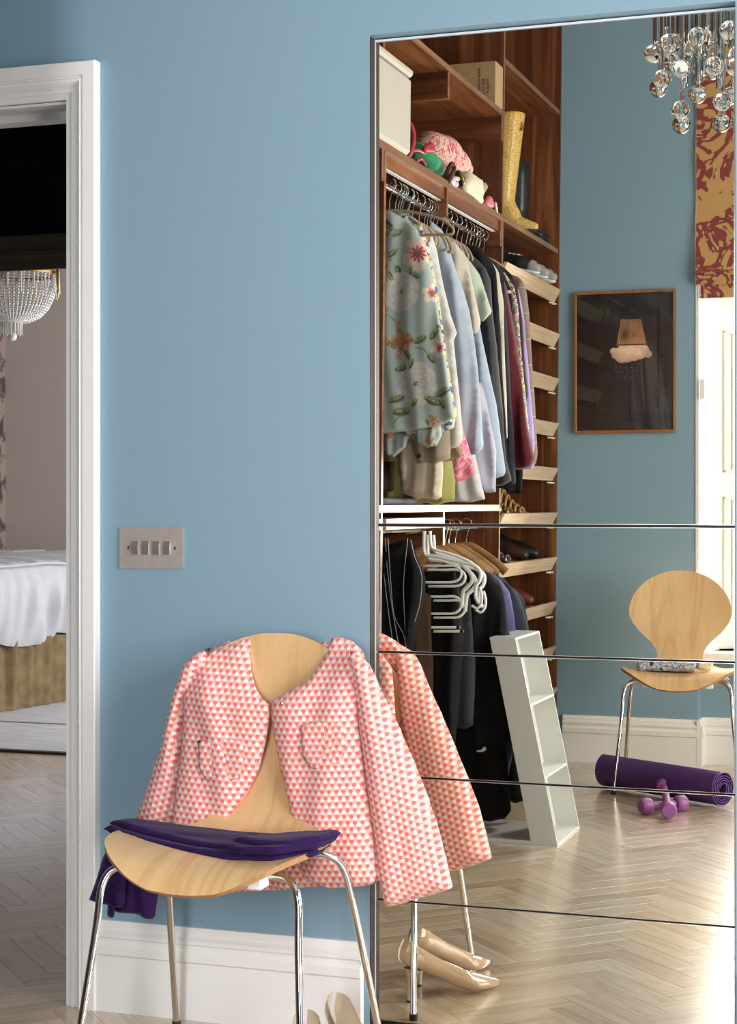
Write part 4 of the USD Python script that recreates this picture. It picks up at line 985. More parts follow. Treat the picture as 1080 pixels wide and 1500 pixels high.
for k, (w_, px, py0, hgt) in enumerate((('GRANDMAS', 704, 99, .0098), ('MUCK', 710.5, 115, .0105), ('TRAY', 717, 114, .0110))):
    tm = meshkit.text_mesh(w_, hgt, .0006); tv = np.array(tm.vertices)
    o = vD(px, py0, 5.995); side = np.c_[-tv[:, 1], tv[:, 0], tv[:, 2]]
    # the box's side faces +y; the words run downwards on it
    v = np.c_[o[0] - tv[:, 1], np.full(len(tv), yr(5.995)) + tv[:, 2], o[2] - tv[:, 0] * (1.45 if k else 1.30)]
    t.part('handwriting', dict(v=v, f=np.array(tm.faces)[:, ::-1]), INK, parent=bt, label='purple marker handwriting')

GREEN = fabric('green_velour', (0.035, 0.26, 0.13), sheen=.5); RED = plain('red_leather', (0.36, 0.028, 0.045), .45)
V2 = lambda px, py, x: vx(px, py, x)
t = Thing('green_bag', 'small green velour bag with red straps beside the cream storage box', 'bag', vx(625, 258, -1.66))
t.part('body', union_smooth([hull([(V2(612, 222, -1.68), .030), (V2(628, 236, -1.66), .034), (V2(606, 228, -1.70), .026)]), hull([(V2(628, 236, -1.66), .030), (V2(641, 244, -1.655), .024), (V2(643, 252, -1.65), .016)])], .008, 8, .007, 28, 3), GREEN, smooth=True)
t.part('strap', tube(smooth_path([V2(597, 232, -1.645), V2(603, 220, -1.635), V2(606, 200, -1.64), V2(602, 184, -1.65), V2(595, 178, -1.67)], 8), .0085, 10), RED, smooth=True)
t.part('cuff', union_smooth([hull([(V2(622, 219, -1.63), .011), (V2(631, 213, -1.63), .011), (V2(634, 220, -1.625), .009)])], .006, 4), RED, smooth=True)
t.part('strap', tube(smooth_path([V2(603, 222, -1.635), V2(612, 220, -1.622), V2(622, 225, -1.62)], 6), .0055, 8), RED, smooth=True)
t.part('strap', tube(smooth_path([V2(610, 236, -1.625), V2(617, 233, -1.62), V2(623, 242, -1.615)], 6), .0055, 8), RED, smooth=True)
PINKFL = blotch('pink_floral_cotton', [(0, (.62, .28, .28)), (.36, (.66, .44, .38)), (.47, (.55, .08, .13)), (.53, (.68, .60, .50)), (.60, (.62, .36, .34)), (.68, (.52, .36, .10)), (.72, (.12, .12, .14))], 22, dist=1.2, detail=3)
solo('floral_bag', 'bulging pink floral fabric bag behind the green one on the long shelf', 'bag', union_smooth([hull([(V2(628, 215, -1.76), .055), (V2(650, 222, -1.74), .058), (V2(668, 240, -1.72), .050), (V2(680, 250, -1.71), .032), (V2(640, 240, -1.74), .05)])], .010, 8, .009, 18, 5), PINKFL, smooth=True)
solo('brown_belt', 'brown leather strap standing looped in front of the pink floral bag', 'belt', tube(smooth_path([V2(653, 264, -1.61), V2(656, 250, -1.605), V2(662, 240, -1.60), V2(665, 248, -1.595), V2(661, 258, -1.592), V2(657, 266, -1.595)], 7), .0085, 10, flat=((0, 1, 0), .35)), plain('brown_leather', (.085, .030, .018), .4), smooth=True)
solo('small_scarf', 'little white and lilac scarf tucked before the cream pouch', 'scarf', union_smooth([hull([(V2(661, 267, -1.60), .010), (V2(668, 270, -1.595), .010)]), hull([(V2(664, 262, -1.605), .008), (V2(671, 262, -1.60), .007)])], .005, 4, .003, 60, 2), blotch('white_lilac', [(0, (.62, .58, .66)), (.5, (.38, .30, .52)), (.6, (.7, .68, .66))], 60), smooth=True)
tor = trimesh.creation.torus(.020, .008); solo('gold_bangle', 'olive gold bangle lying against the cream pouch', 'bangle', moved(tor, roty(65) @ rotx(30), V2(674, 261, -1.605)), plain('olive_gold', (.20, .15, .03), .3, metallic=.7), smooth=True)
CREAMF = F('ivory_canvas', (.66, .57, .46))
solo('cream_pouch', 'soft ivory canvas pouch near the far end of the long shelf', 'pouch', union_smooth([hull([(V2(684, 263, -1.63), .028), (V2(697, 272, -1.625), .028), (V2(694, 285, -1.61), .022), (V2(703, 292, -1.60), .016), (V2(680, 276, -1.61), .020)])], .008, 8, .006, 30, 8), CREAMF, smooth=True)
solo('beige_glove', 'beige pointed fabric piece standing behind the ivory pouch', 'glove', union_smooth([hull([(V2(703, 285, -1.64), .013), (V2(710, 270, -1.64), .007), (V2(713, 274, -1.635), .005)])], .005, 4), F('beige_suede', (.42, .32, .22)), smooth=True)
solo('pink_purse', 'small pink leather purse at the far end of the long shelf', 'purse', union_smooth([hull([(V2(712, 299, -1.605), .011), (V2(717, 292, -1.61), .012), (V2(721, 301, -1.60), .009)])], .005, 5, .002, 60, 3), plain('pink_leather', (.62, .17, .22), .45), smooth=True)
solo('ivory_bracelet', 'ivory ring-shaped bracelet at the very end of the long shelf', 'bracelet', moved(trimesh.creation.torus(.0165, .0045), roty(80) @ rotx(10), V2(727, 304, -1.60)), plain('ivory', (.66, .57, .46), .35), smooth=True)


def boot(name, label, D, x0, mt, hgt, rt, lean_=0.0, sole=RUBBER):
    zb = Z2 + .001; y = yr(D); t = Thing(name, label, 'boot', (x0, y, zb)); A = lambda x, z: np.array([x0 + x, y, zb + z])
    shaft = hull([(A(-.02, .09), .042), (A(-.018, .20), .047), (A(-.022, .30), .055), (A(-.03 + lean_, hgt + .015), rt)])
    cut = manifold3d.Manifold.cube([.6, .6, .6], True).translate([x0, y, zb + hgt + .3])
    foot = hull([(A(-.035, .040), .036), (A(.03, .036), .034), (A(.075, .026), .025), (A(.105, .021), .017)]); ank = hull([(A(-.03, .05), .036), (A(-.02, .12), .044), (A(.02, .06), .036)])
    m = None
    for h_ in (shaft, foot, ank):
        q = manifold3d.Manifold(manifold3d.Mesh(np.asarray(h_.vertices, np.float32), np.asarray(h_.faces, np.uint32))); m = q if m is None else m + q
    m = m - manifold3d.Manifold.cube([.6, .6, .6], True).translate([x0, y, zb - .295])
    m = (m - cut).refine_to_length(.012); me = m.to_mesh(); tm = trimesh.Trimesh(me.vert_properties[:, :3], me.tri_verts); trimesh.smoothing.filter_taubin(tm, iterations=8)
    t.part('upper', tm, mt, smooth=True)
    t.part('sole', hull([(A(-.04, .006), .006), (A(-.02, .006), .006), (A(.1, .006), .006), (A(.06, .006 ), .006)] ) if False else trimesh.convex.convex_hull(np.vstack([trimesh.creation.cylinder(r, .010, sections=16).vertices + A(x, .005) for x, r in ((-.038, .030), (.04, .036), (.10, .018))])), sole, smooth=40)
    return t, A


CROC = mat('yellow_croc_leather', {'tc': ('texture_coordinate', {}), 'm': ('mapping', {'scale': (55, 55, 110)}), 'v': ('voronoi_texture', {'feature': 'distance_to_edge', 'scale': 1.0}), 'r': ('rgb_ramp', {'ramp': [(0, (.40, .22, .05)), (.10, (.66, .44, .13)), (1, (.74, .53, .20))]}),
                                   'b': ('bump', {'strength': .5, 'distance': .002}), 'p': ('principled_bsdf', {'roughness': .28})}, [('tc.object', 'm.vector'), ('m.vector', 'v.vector'), ('v.distance', 'r.fac'), ('r.color', 'p.base_color'), ('v.distance', 'b.height'), ('b.normal', 'p.normal')])
bt_, A = boot('yellow_boot', 'tall yellow crocodile-pattern boot with a gold buckle on the far shelf', 6.56, -1.688, CROC, .462, .060, lean_=.040)
bt_.part('buckle', cat_(tube([A(.062, .41) + (0, .02, .012), A(.062, .41) + (0, .02, -.012)], .004, 8), tube([A(.064, .405) + (0, -.005, .010), A(.062, .38) + (0, .03, .010)], .003, 8)), GOLD, label='gold buckle')
BLKL = plain('black_leather', (.011, .011, .013), .3)
boot('black_boot', 'tall black leather boot just behind the yellow one', 6.76, -1.715, BLKL, .345, .048)
boot('black_boot', 'tall black leather boot at the far end of the boot shelf', 6.90, -1.715, BLKL, .335, .048)


def shoe_on(name, label, D, k, mt, L=.24, turn=0, low=.045, high=.075, sole=None, kind='shoe', fwd=0.0, up=0.0):
    z = LIPZ[k] + .012 + up; x0 = XF - .035 + fwd; t = Thing(name, label, kind, (lean(x0, z), yr(D), z)); R = rotz(turn) @ roty(11); B = np.array([lean(x0, z), yr(D), z])
    A = lambda a, b, c: B + R @ np.array([-a, b, c])
    m = union_smooth([hull([(A(.02, 0, .026), .020), (A(.08, 0, .030), .034), (A(.14, 0, .036), .030)]), hull([(A(.14, 0, .036), .030), (A(L - .035, 0, low), .032), (A(L - .035, 0, high), .026)])], .009, 6)
    t.part('upper', m, mt, smooth=True)
    if sole is not None:
        t.part('sole', trimesh.convex.convex_hull(np.vstack([trimesh.creation.icosphere(1, r).vertices * (1, 1, .3) + A(a, 0, .003) for a, r in ((.02, .026), (.08, .038), (.16, .032), (L - .035, .034))])), sole, smooth=40)
    return t, A


TOEC = plain('grey_toe_rubber', (.30, .29, .29), .5)
TRAIN = plain('black_trainer_mesh', (.02, .02, .024), .6)
for D, w in ((6.62, 'nearer'), (6.76, 'middle'), (6.90, 'farther')):
    t, A = shoe_on('black_trainer', f'black trainer with white sole on the top slanted shelf, the {w} one', D, 0, TRAIN, sole=WHITEPL, turn=8, fwd=.052, up=.026)
    t.part('toe_cap', hull([(A(.012, 0, .022), .019), (A(.035, 0, .026), .027)]), TOEC, smooth=True, label='pale grey toe cap'); t.part('laces', cat_(*[tube([A(.09 + .018 * i, -.018, .064), A(.095 + .018 * i, .018, .064)], .003, 6) for i in range(4)]), WHITEPL, label='white laces')
t, A = shoe_on('fluffy_slipper', 'fluffy beige slipper on the third slanted shelf', 6.72, 2, F('beige_fur', (.50, .42, .34), sheen=1.0), L=.2, high=.085)
GOLDL = plain('gold_leather', (.62, .47, .20), .25, metallic=.8); TAN = plain('tan_leather', (.45, .25, .11), .4)


def strappy(name, label, D, k, mt, n, hgt):
    z = LIPZ[k] + .010; x0 = XF - .03; B = np.array([lean(x0, z), yr(D), z]); t = Thing(name, label, 'sandal', B); A = lambda a, b, c: B + roty(11) @ np.array([-a, b, c])
    t.part('sole', trimesh.convex.convex_hull(np.vstack([trimesh.creation.icosphere(1, r).vertices * (1, 1, .3) + A(a, 0, .008) for a, r in ((.02, .024), (.08, .036), (.16, .030), (.2, .030))])), mt, smooth=40)
    for i in range(n):
        a = .03 + .17 * i / max(1, n - 1); hh = .03 + hgt * (i / max(1, n - 1)) ** 1.5
        t.part('strap', tube(smooth_path([A(a, -.034, .008), A(a + .004, -.030, hh * .7), A(a + .008, 0, hh), A(a + .004, .030, hh * .7), A(a, .034, .008)], 5), .0065, 8, flat=((0, 0, 1), .8)), mt, smooth=True)


strappy('gold_sandal', 'shiny gold strappy sandal on the shelf level with the long pale shelf', 6.50, 5, GOLDL, 7, .13)
strappy('gladiator_sandal', 'tan gladiator sandal with many straps beside the shiny gold one', 6.70, 5, TAN, 9, .16)
strappy('silver_sandal', 'silver strappy sandal on the slanted shelf below the pale shelf', 6.48, 6, plain('silver_leather', (.62, .58, .55), .2, metallic=.9), 7, .05)
shoe_on('brown_slingback', 'dark brown leather shoe beside the silver sandal', 6.70, 6, plain('dark_brown_leather', (.045, .02, .013), .35), L=.25, turn=6, low=.06, high=.085)
shoe_on('black_loafer', 'black leather shoe at the back of the silver sandal shelf', 6.88, 6, BLKL, L=.25, low=.05, high=.07)
shoe_on('red_shoe', 'dark red leather shoe on the second slanted shelf below the pale one', 6.80, 7, plain('oxblood_leather', (.14, .03, .02), .35), L=.22)
shoe_on('brown_shoe', 'reddish brown shoe low on the slanted shelves beside the white stand', 6.93, 8, plain('chestnut_leather', (.16, .06, .03), .35), L=.22)

# ------------------------------------------------------------------ leaning white laminate stand on the floor
y0, y1 = yr(5.305), yr(5.630); zt = .652; xl = lambda z: -.131 * z / zt; w_ = .083; tk = .0075
t = Thing('white_stand', 'white laminate leaning stand of stacked cubbies on a flat base plate', 'stand', (-1.25, (y0 + y1) / 2, 0))


def sl(x0, x1, ya, yb, z0, z1, b=0.0):
    m_ = box(x0, x1, ya, yb, z0, z1, b); v, f, _, _ = vf(m_); v = np.array(v, float); v[:, 0] += xl(v[:, 2]); return dict(v=v, f=f)


t.part('side_panel', sl(-1.21 - w_, -1.21, y0, y0 - tk, 0, zt), WHITELAM); t.part('side_panel', sl(-1.21 - w_, -1.21, y1 + tk, y1, 0, zt), WHITELAM)
t.part('back_panel', sl(-1.21 - w_, -1.21 - w_ + tk, y0 - tk, y1 + tk, 0, zt), WHITELAM)
for z in (0.0, .205, .43, zt - tk): t.part('shelf', sl(-1.21 - w_ + tk, -1.21, y0 - tk, y1 + tk, z + .0005, z + tk), WHITELAM)
t.part('base_plate', box(-1.62, -1.21 - w_ - .0005, y0, y1, 0.0, .011, .001), WHITELAM)

# ------------------------------------------------------------------ floral cloth on the far chair, mat and dumbbells
Rz = rotz(CH2ROT)
bk = blotch('blue_floral_cloth', [(0, (.03, .04, .06)), (.40, (.50, .52, .54)), (.48, (.10, .16, .26)), (.55, (.55, .42, .38)), (.62, (.25, .27, .10)), (.7, (.6, .6, .56))], 40, dist=1.0, detail=3)
m = union_smooth([box(-.066, .150, .100, .255, .4405, .476, .010)], .008, 4, .004, 24, 4)
solo('floral_cloth', 'folded blue and black floral cloth lying on the seat of the far chair', 'cloth', moved(m, Rz, CH2 + (0, 0, .004)), bk, smooth=True)
wavy = smooth_path([(-.130, .14, .475), (-.125, .15, .497), (-.11, .16, .498), (-.095, .15, .485), (-.075, .14, .487), (-.062, .15, .499), (-.052, .16, .490)], 8)
sec = [(0, 0)]
cl = union_smooth([hull([((-.078, .16, .455), .010), ((-.112, .16, .455), .010), ((-.075, .19, .466), .012), ((-.117, .18, .47), .010)]), hull([((-.115, .17, .470), .010), ((-.122, .165, .487), .008)]), hull([((-.078, .17, .470), .010), ((-.070, .165, .484), .009), ((-.084, .165, .482), .008)])], .006, 6, .004, 40, 6)
solo('cream_ribbon', 'crumpled cream ribbon bow beside the floral cloth on the far chair', 'ribbon', moved(cl, Rz, CH2 + (0, 0, 0.0)), F('cream_satin', (.66, .56, .36)), smooth=True)

MATM = plain('purple_foam', (0.082, 0.027, 0.15), .55, bump=.4, bscale=420)
e0, e1 = np.array([-1.285, vz(890, 1158)[1] - .0, .0]), np.array([-0.815, vz(1063, 1187)[1], 0])
ax = e1 - e0; L = np.linalg.norm(ax); ax /= L; sd = np.array([-ax[1], ax[0], 0]); R0 = .066
th = np.linspace(0, 2 * math.pi * 5.2, 240); rr = np.interp(th, [0, th[-1]], [.016, R0 - .004]) + .0018 * np.sin(th * 3.3) * np.linspace(1, .0, 240)
prof = np.c_[rr * np.cos(th), rr * np.sin(th)]; tg = np.gradient(prof, axis=0); tg /= np.linalg.norm(tg, axis=1, keepdims=True); nn = np.c_[-tg[:, 1], tg[:, 0]]
tkk = .0022; O = np.vstack([prof + nn * tkk, (prof - nn * tkk)[::-1]]); n = len(O)
V = np.array([e0 + ax * s_ + sd * o[0] + np.array([0, 0, 1]) * (o[1] + R0) for s_ in (0, L) for o in O]); Fm = []
for j in range(n):
    l = (j + 1) % n; Fm += [(j, n + l, l), (j, n + j, n + l)]
h_ = n // 2
for j in range(h_ - 1):
    A_, B_, C_, D_ = j, j + 1, n - 2 - j, n - 1 - j; Fm += [(A_, B_, C_), (A_, C_, D_), (n + A_, n + C_, n + B_), (n + A_, n + D_, n + C_)]
solo('yoga_mat', 'rolled purple foam exercise mat on the floor under the far chair', 'exercise mat', dict(v=V, f=np.array(Fm)), MATM, smooth=40)
DBM = plain('violet_rubber', (0.27, 0.085, 0.27), .5)


def head(c, r, h_, axis):
    pr = [(0, -h_ / 2), (r * .8, -h_ / 2), (r * .97, -h_ * .33), (r, -h_ * .15), (r, h_ * .15), (r * .97, h_ * .33), (r * .8, h_ / 2), (0, h_ / 2)]; m_ = lathe(pr, 20)
    a_ = np.array(axis) / np.linalg.norm(axis); z = a_; x = np.cross([0, 0, 1.0], z) if abs(z[2]) < .9 else np.array([1.0, 0, 0]); x /= np.linalg.norm(x); y = np.cross(z, x)
    return moved(m_, np.stack([x, y, z], 1), c)


def dumbbell(label, a, b, r):
    t = Thing('dumbbell', label, 'dumbbell', ((a[0] + b[0]) / 2, (a[1] + b[1]) / 2, 0)); ax_ = b - a
    t.part('bar', tube([a, a + ax_ * .25, a + ax_ * .5, a + ax_ * .75, b], [.0125, .0125, .0135, .0125, .0125], 14), DBM, smooth=50)
    t.part('weight_head', head(a, r, .040, ax_), DBM, smooth=50); t.part('weight_head', head(b, r, .040, ax_), DBM, smooth=50)


r = .0285
c1 = vz(944, 1197); c2 = vz(995, 1193); dumbbell('violet dumbbell lying crosswise in front of the rolled mat', c1 + (0, 0, r + .0005), c2 + (0, 0, r + .0005), r)
c3 = vz(979, 1203); c4 = vz(969, 1178); c3 = c3 + (0, -.01, 0)
dumbbell('violet dumbbell resting across the other one, pointing at the mirror', c3 + (0, .03, r + .004), c4 + (0, -.02, r + .024), r)

# ------------------------------------------------------------------ picture on the back wall
PX0, PX1, PZ0, PZ1 = -1.527, -1.112, 1.360, 1.937; fy = YB
t = Thing('framed_picture', 'wood-framed dark picture of a glowing lamp over a cloud on the back wall', 'picture', ((PX0 + PX1) / 2, YB, PZ0))
FRW = wood('cherry_frame', 2, (.22, .075, .022), (.31, .115, .035), (.38, .15, .05), across=30); fw, fd = .0105, .022
for (a_, b_, c_, d_) in ((PX0, PX1, PZ1 - fw, PZ1), (PX0, PX1, PZ0, PZ0 + fw), (PX0, PX0 + fw, PZ0 + fw, PZ1 - fw), (PX1 - fw, PX1, PZ0 + fw, PZ1 - fw)): t.part('frame_rail', box(a_, b_, fy + .0005, fy + fd, c_, d_, .001), FRW)
nx, nz = 190, 264; gu, gv = np.meshgrid(np.linspace(PX0 + fw, PX1 - fw, nx), np.linspace(PZ0 + fw, PZ1 - fw, nz)); U = (gu.ravel() - PX0) / (PX1 - PX0); W = (gv.ravel() - PZ0) / (PZ1 - PZ0)
nz_ = meshkit.fbm(np.c_[U * 14, W * 18, U * 0], 4, 3); n2 = meshkit.fbm(np.c_[U * 60, W * 2, U * 0], 2, 9)
col = np.zeros((len(U), 3)); room = np.clip(.25 + .9 * U - .45 * W, .1, 1)[:, None]
col[:] = np.array([.030, .021, .021]) * (.45 + 1.2 * room) * (.85 + .3 * nz_[:, None]); col[W > .82] = np.array([.016, .014, .017])
fl = W < .17 - .06 * (U - .2); col[fl] = np.array([.028, .020, .018]) * (.8 + .5 * nz_[fl, None]); sk = np.abs(W - (.17 - .06 * (U - .2))) < .012; col[sk] = (.03, .028, .03)
col[(np.abs(U - .83) < .012) & (W > .17)] *= .35; col[(np.abs(U - .90) < .004) & (W > .3) & (W < .75)] *= .45; col[(np.abs(U - .2) < .006) & (W < .5) & (W > .12)] *= .4
st = (np.abs(U - .552 - .01 * (W - .3)) < .010) & (W > .10) & (W < .5); col[st] = (.010, .012, .016); bs = ((U - .56) / .10) ** 2 + ((W - .09) / .014) ** 2 < 1; col[bs] = (.012, .014, .018)
kn = np.hypot(U - .865, (W - .535) * 1.39) < .013; col[kn] = (.006, .006, .010)
tt = (W - .615) / (.80 - .615); hw_ = .148 - .048 * tt; sc_ = .567 - .006 * tt; sh = (tt > 0) & (tt < 1) & (np.abs(U - sc_) < hw_)
pl_ = .72 + .28 * np.sin((U - sc_) / hw_ * 44); gl = np.clip(1.1 - .55 * tt, .2, 1); burn = np.exp(-(((U - .50) / .045) ** 2 + ((W - .69) / .045) ** 2)) * .75 + np.exp(-(((U - .59) / .02) ** 2 + ((W - .69) / .02) ** 2)) * .4
col[sh] = (np.array([.50, .25, .115]) * (pl_ * gl * (1 - np.clip(burn, 0, .85)))[:, None])[sh]; col[(np.abs(tt - .03) < .025) & (np.abs(U - sc_) < hw_ + .004)] = (.05, .03, .025)
cl_ = np.zeros(len(U), bool); rg = np.random.default_rng(4)
for x_, z_, r_ in ((.42, .56, .055), (.47, .545, .07), (.53, .55, .075), (.59, .555, .072), (.65, .56, .065), (.69, .575, .05), (.73, .55, .035), (.50, .585, .07), (.60, .59, .08), (.39, .575, .035)): cl_ |= np.hypot(U - x_, (W - z_) * 1.39) < r_ * (1 + .25 * (nz_ - .5))
cl_ &= tt < 0.0; warm = np.clip(1.15 - np.hypot((U - .55) / .2, (W - .585) / .08) * .55, .25, 1); col[cl_] = (np.array([.80, .56, .42]) * (warm * (.55 + .8 * nz_))[:, None])[cl_]
spk = (np.random.default_rng(8).random(len(U)) > .965) & (np.abs(U - .52) < .12) & (W < .50) & (W > .38); col[spk] = (.30, .25, .22)
gf = np.array([(j * nx + i, j * nx + i + 1, (j + 1) * nx + i + 1, (j + 1) * nx + i) for j in range(nz - 1) for i in range(nx - 1)])
gf = np.vstack([gf[:, [0, 2, 1]], gf[:, [0, 3, 2]]])
col *= 2.0; col[sh | cl_] *= 1.25
t.part('print', dict(v=np.c_[gu.ravel(), np.full(len(U), fy + .012), gv.ravel()], f=gf, c=col), tinted('picture_print', .5))
GLZ = mat('picture_glass', {'t': ('transparent_bsdf', {}), 'g': ('glossy_bsdf', {'roughness': 0.0}), 'f': ('fresnel', {'IOR': 1.30}), 'x': ('mix_closure', {})}, [('f.fac', 'x.fac'), ('t.BSDF', 'x.closure1'), ('g.BSDF', 'x.closure2')], 'x.closure')
t.part('glazing', box(PX0 + fw, PX1 - fw, fy + .0145, fy + .0165, PZ0 + fw, PZ1 - fw), GLZ)

# ------------------------------------------------------------------ window bay and roman blind
wy = YB - 0.10; wn = Thing('window_1', None, None, (WX0, wy, WZ0), kind='structure')
wn.part('side_reveal', dict(v=np.array([(x, y, z) for z in (WZ0, WZ1) for x, y in ((WX0, YB + .004), (WX0 + .012, YB + .004), (WX0 + .075, wy - .04), (WX0 + .05, wy - .04))]),
                            f=np.array([(0, 1, 2), (0, 2, 3), (4, 6, 5), (4, 7, 6), (0, 5, 1), (0, 4, 5), (1, 6, 2), (1, 5, 6), (2, 7, 3), (2, 6, 7), (3, 4, 0), (3, 7, 4)])), WHITE)
wn.part('sill', box(BX + .004, WX1 + .05, wy - .30, YB + .03, WZ0 - .03, WZ0, .004), WHITE)
sx0 = WX0 + .075
SHR = rotz(-40); SO = np.array([sx0 - .015, wy - .03, 0]); SW = .11
def shut(a_, b_, c_, d_, e_, f_, bb): return moved(box(a_, b_, c_, d_, e_, f_, bb), SHR, SO)
wn.part('shutter', shut(0, SW, -.03, 0, WZ0 + .002, WZ1 - .01, .002), WHITE)
for (z0_, z1_) in ((.60, 1.10), (1.20, 1.78)):
    for (a_, b_, c_, d_) in ((.035, SW - .02, z0_, z0_ + .014), (.035, SW - .02, z1_ - .014, z1_), (.035, .049, z0_, z1_), (SW - .034, SW - .02, z0_, z1_)): wn.part('panel_moulding', shut(a_, b_, -.0005, .010, c_, d_, .003), WHITE)
for a_, b_, c_, d_ in ((sx0 + .055, sx0 + .085, WZ0, WZ1), (WX1 - .05, WX1, WZ0, WZ1), (sx0 + .085, WX1 - .05, WZ0, WZ0 + .06), (sx0 + .085, WX1 - .05, 1.52, 1.57), (sx0 + .085, WX1 - .05, WZ1 - .06, WZ1), (-.27, -.245, WZ0 + .06, 1.52), (-.27, -.245, 1.57, WZ1 - .06)): wn.part('sash_rail', box(a_, b_, wy - .235, wy - .20, c_, d_), WHITE)
wn.part('pane', box(sx0 + .085, WX1 - .05, wy - .222, wy - .218, WZ0 + .06, WZ1 - .06), GLZ)
wn.part('head', box(BX + .002, XR, wy - .295, wy, WZ1, CZ), BLUE)
w2 = Thing('window_2', None, None, (XR, -1.6, .35), kind='structure')
for a_, b_, c_, d_ in ((-2.75, -2.69, .35, 2.55), (-.51, -.45, .35, 2.55), (-2.69, -.51, .35, .41), (-2.69, -.51, 2.49, 2.55), (-2.69, -.51, 1.42, 1.47), (-1.62, -1.58, .41, 1.42), (-1.62, -1.58, 1.47, 2.49)): w2.part('sash_rail', box(XR + .03, XR + .07, a_, b_, c_, d_), WHITE)
w2.part('pane', box(XR + .045, XR + .05, -2.69, -.51, .41, 2.49), GLZ)
DAMASK = mat('gold_burgundy_damask', {'tc': ('texture_coordinate', {}), 'n': ('noise_texture', {'scale': 5.6, 'detail': 2.4, 'roughness': .55, 'distortion': 2.3}), 'r': ('rgb_ramp', {'interpolate': False, 'ramp': [(0, (.47, .27, .095)), (.475, (.38, .20, .07)), (.485, (.20, .028, .028)), (.585, (.40, .22, .08)), (.60, (.47, .27, .095))]}),
                                      'w': ('noise_texture', {'scale': 600, 'detail': 0}), 'b': ('bump', {'strength': .15, 'distance': .0006}), 'p': ('principled_bsdf', {'roughness': .5, 'sheen_weight': .2})},
             [('tc.object', 'n.vector'), ('n.fac', 'r.fac'), ('r.color', 'p.base_color'), ('tc.object', 'w.vector'), ('w.fac', 'b.height'), ('b.normal', 'p.normal')])
bx0, bx1 = -1.030, .05; by = YB + .012; BBOT = vD(1030, 415, 7.048)[2]
t = Thing('roman_blind', 'gold and burgundy damask roman blind drawn halfway down the bright window', 'blind', ((bx0 + bx1) / 2, by, BBOT - .06))
pr_ = [(0, 3.14)] + [(.0035 * math.sin(z * 21), z) for z in np.arange(3.10, BBOT + .30, -.04)] + [(.004, BBOT + .27), (.006, BBOT + .22), (.013, BBOT + .12), (.022, BBOT + .048), (.026, BBOT + .040), (.022, BBOT + .036), (.012, BBOT + .046)]
def ribbon(pr, th=.0018):
    pr = np.array(pr); tg = np.gradient(pr, axis=0); tg /= np.linalg.norm(tg, axis=1, keepdims=True); nn = np.c_[-tg[:, 1], tg[:, 0]]; O = np.vstack([pr + nn * th, (pr - nn * th)[::-1]]); n = len(O)
    V = np.array([(x, by + o[0], o[1]) for x in (bx0, bx1) for o in O]); F_ = []
    for j in range(n): l = (j + 1) % n; F_ += [(j, l, n + l), (j, n + l, n + j)]
    for j in range(n // 2 - 1): A_, B_, C_, D_ = j, j + 1, n - 2 - j, n - 1 - j; F_ += [(A_, C_, B_), (A_, D_, C_), (n + A_, n + B_, n + C_), (n + A_, n + C_, n + D_)]
    return dict(v=V, f=np.array(F_))
t.part('panel', ribbon(pr_), DAMASK, smooth=40)
t.part('fold', ribbon([(.002, BBOT + .10), (.010, BBOT + .06), (.018, BBOT + .022), (.020, BBOT + .014), (.016, BBOT + .010), (.008, BBOT + .02)]), DAMASK, smooth=40)
t.part('fold', ribbon([(.000, BBOT + .08), (.006, BBOT + .04), (.012, BBOT + .002), (.013, BBOT - .006), (.009, BBOT - .008)]), DAMASK, smooth=40)
hem = ribbon([(-.006, BBOT + .06), (-.004, BBOT), (-.003, BBOT - .062)]); hem['v'][:, 0] = np.where(hem['v'][:, 0] < -.9, bx0 + .012, hem['v'][:, 0]); t.part('hem', hem, DAMASK, smooth=40)
t.part('headrail', box(bx0, bx1, YB + .001, by + .012, 3.14, 3.18), WHITE)
beads = []
for x in (bx0 + .016, bx0 + .030):
    for z in np.arange(.85, BBOT, .0075): beads.append(sphere((x, by + .002, z), .0021, 0))
t.part('bead_chain', cat_(*beads), WHITEPL, kind='stuff', label='white beaded pull chain')
sp_ = vD(1029, 570, 7.03)
t.part('chain_guide', box(sp_[0] - .010, sp_[0] + .010, by - .008, by + .004, sp_[2] - .04, sp_[2] + .04, .002), WHITEPL, label='white chain guide')

# ------------------------------------------------------------------ chandelier of chrome rods and glass balls
CGLASS = mat('ball_glass', {'p': ('principled_bsdf', {'base_color': (.97, .96, .95), 'roughness': .02, 'transmission_weight': 1.0, 'ior': 1.48})}, [])
BALLS = [(957, 79, .02, 'g'), (980, 63, .10, 'g'), (1021.5, 53.5, .12, 'g'), (1068, 44, .10, 'g'), (999, 100.5, .12, 'g'), (1046, 96.6, .12, 'g'), (1028, 99, -.05, 'g'), (970, 115.5, .10, 'g'), (965, 129.5, .02, 'c'), (1022, 138.6, .02, 'c'), (997, 161, .08, 'g'), (998.5, 182.7, -.02, 'c'),
         (1058.6, 149, .08, 'g'), (1071.6, 140, -.06, 'c'), (1057, 180.6, 0, 'c'), (1078, 98, .05, 'g'), (983, 91, -.10, 'c'), (1043, 104, -.08, 'c'), (1100, 120, .05, 'c'), (1112, 160, .0, 'c'), (1120, 80, .08, 'g'), (1140, 110, 0, 'c'), (1098, 60, -.06, 'g'), (1130, 140, -.05, 'g'), (1085, 178, .03, 'c'), (1155, 90, .03, 'g')]
cc = vD(1058, 100, 5.30); t = Thing('rod_chandelier', 'chandelier of chrome rods ending in glass and chrome balls before the window', 'chandelier', (cc[0], cc[1], CZ))
t.part('ceiling_plate', lathe([(0, CZ - .05), (.26, CZ - .05), (.265, CZ - .045), (.265, CZ), (0, CZ)], 40, (cc[0], cc[1], 0)), CHROME, smooth=40)
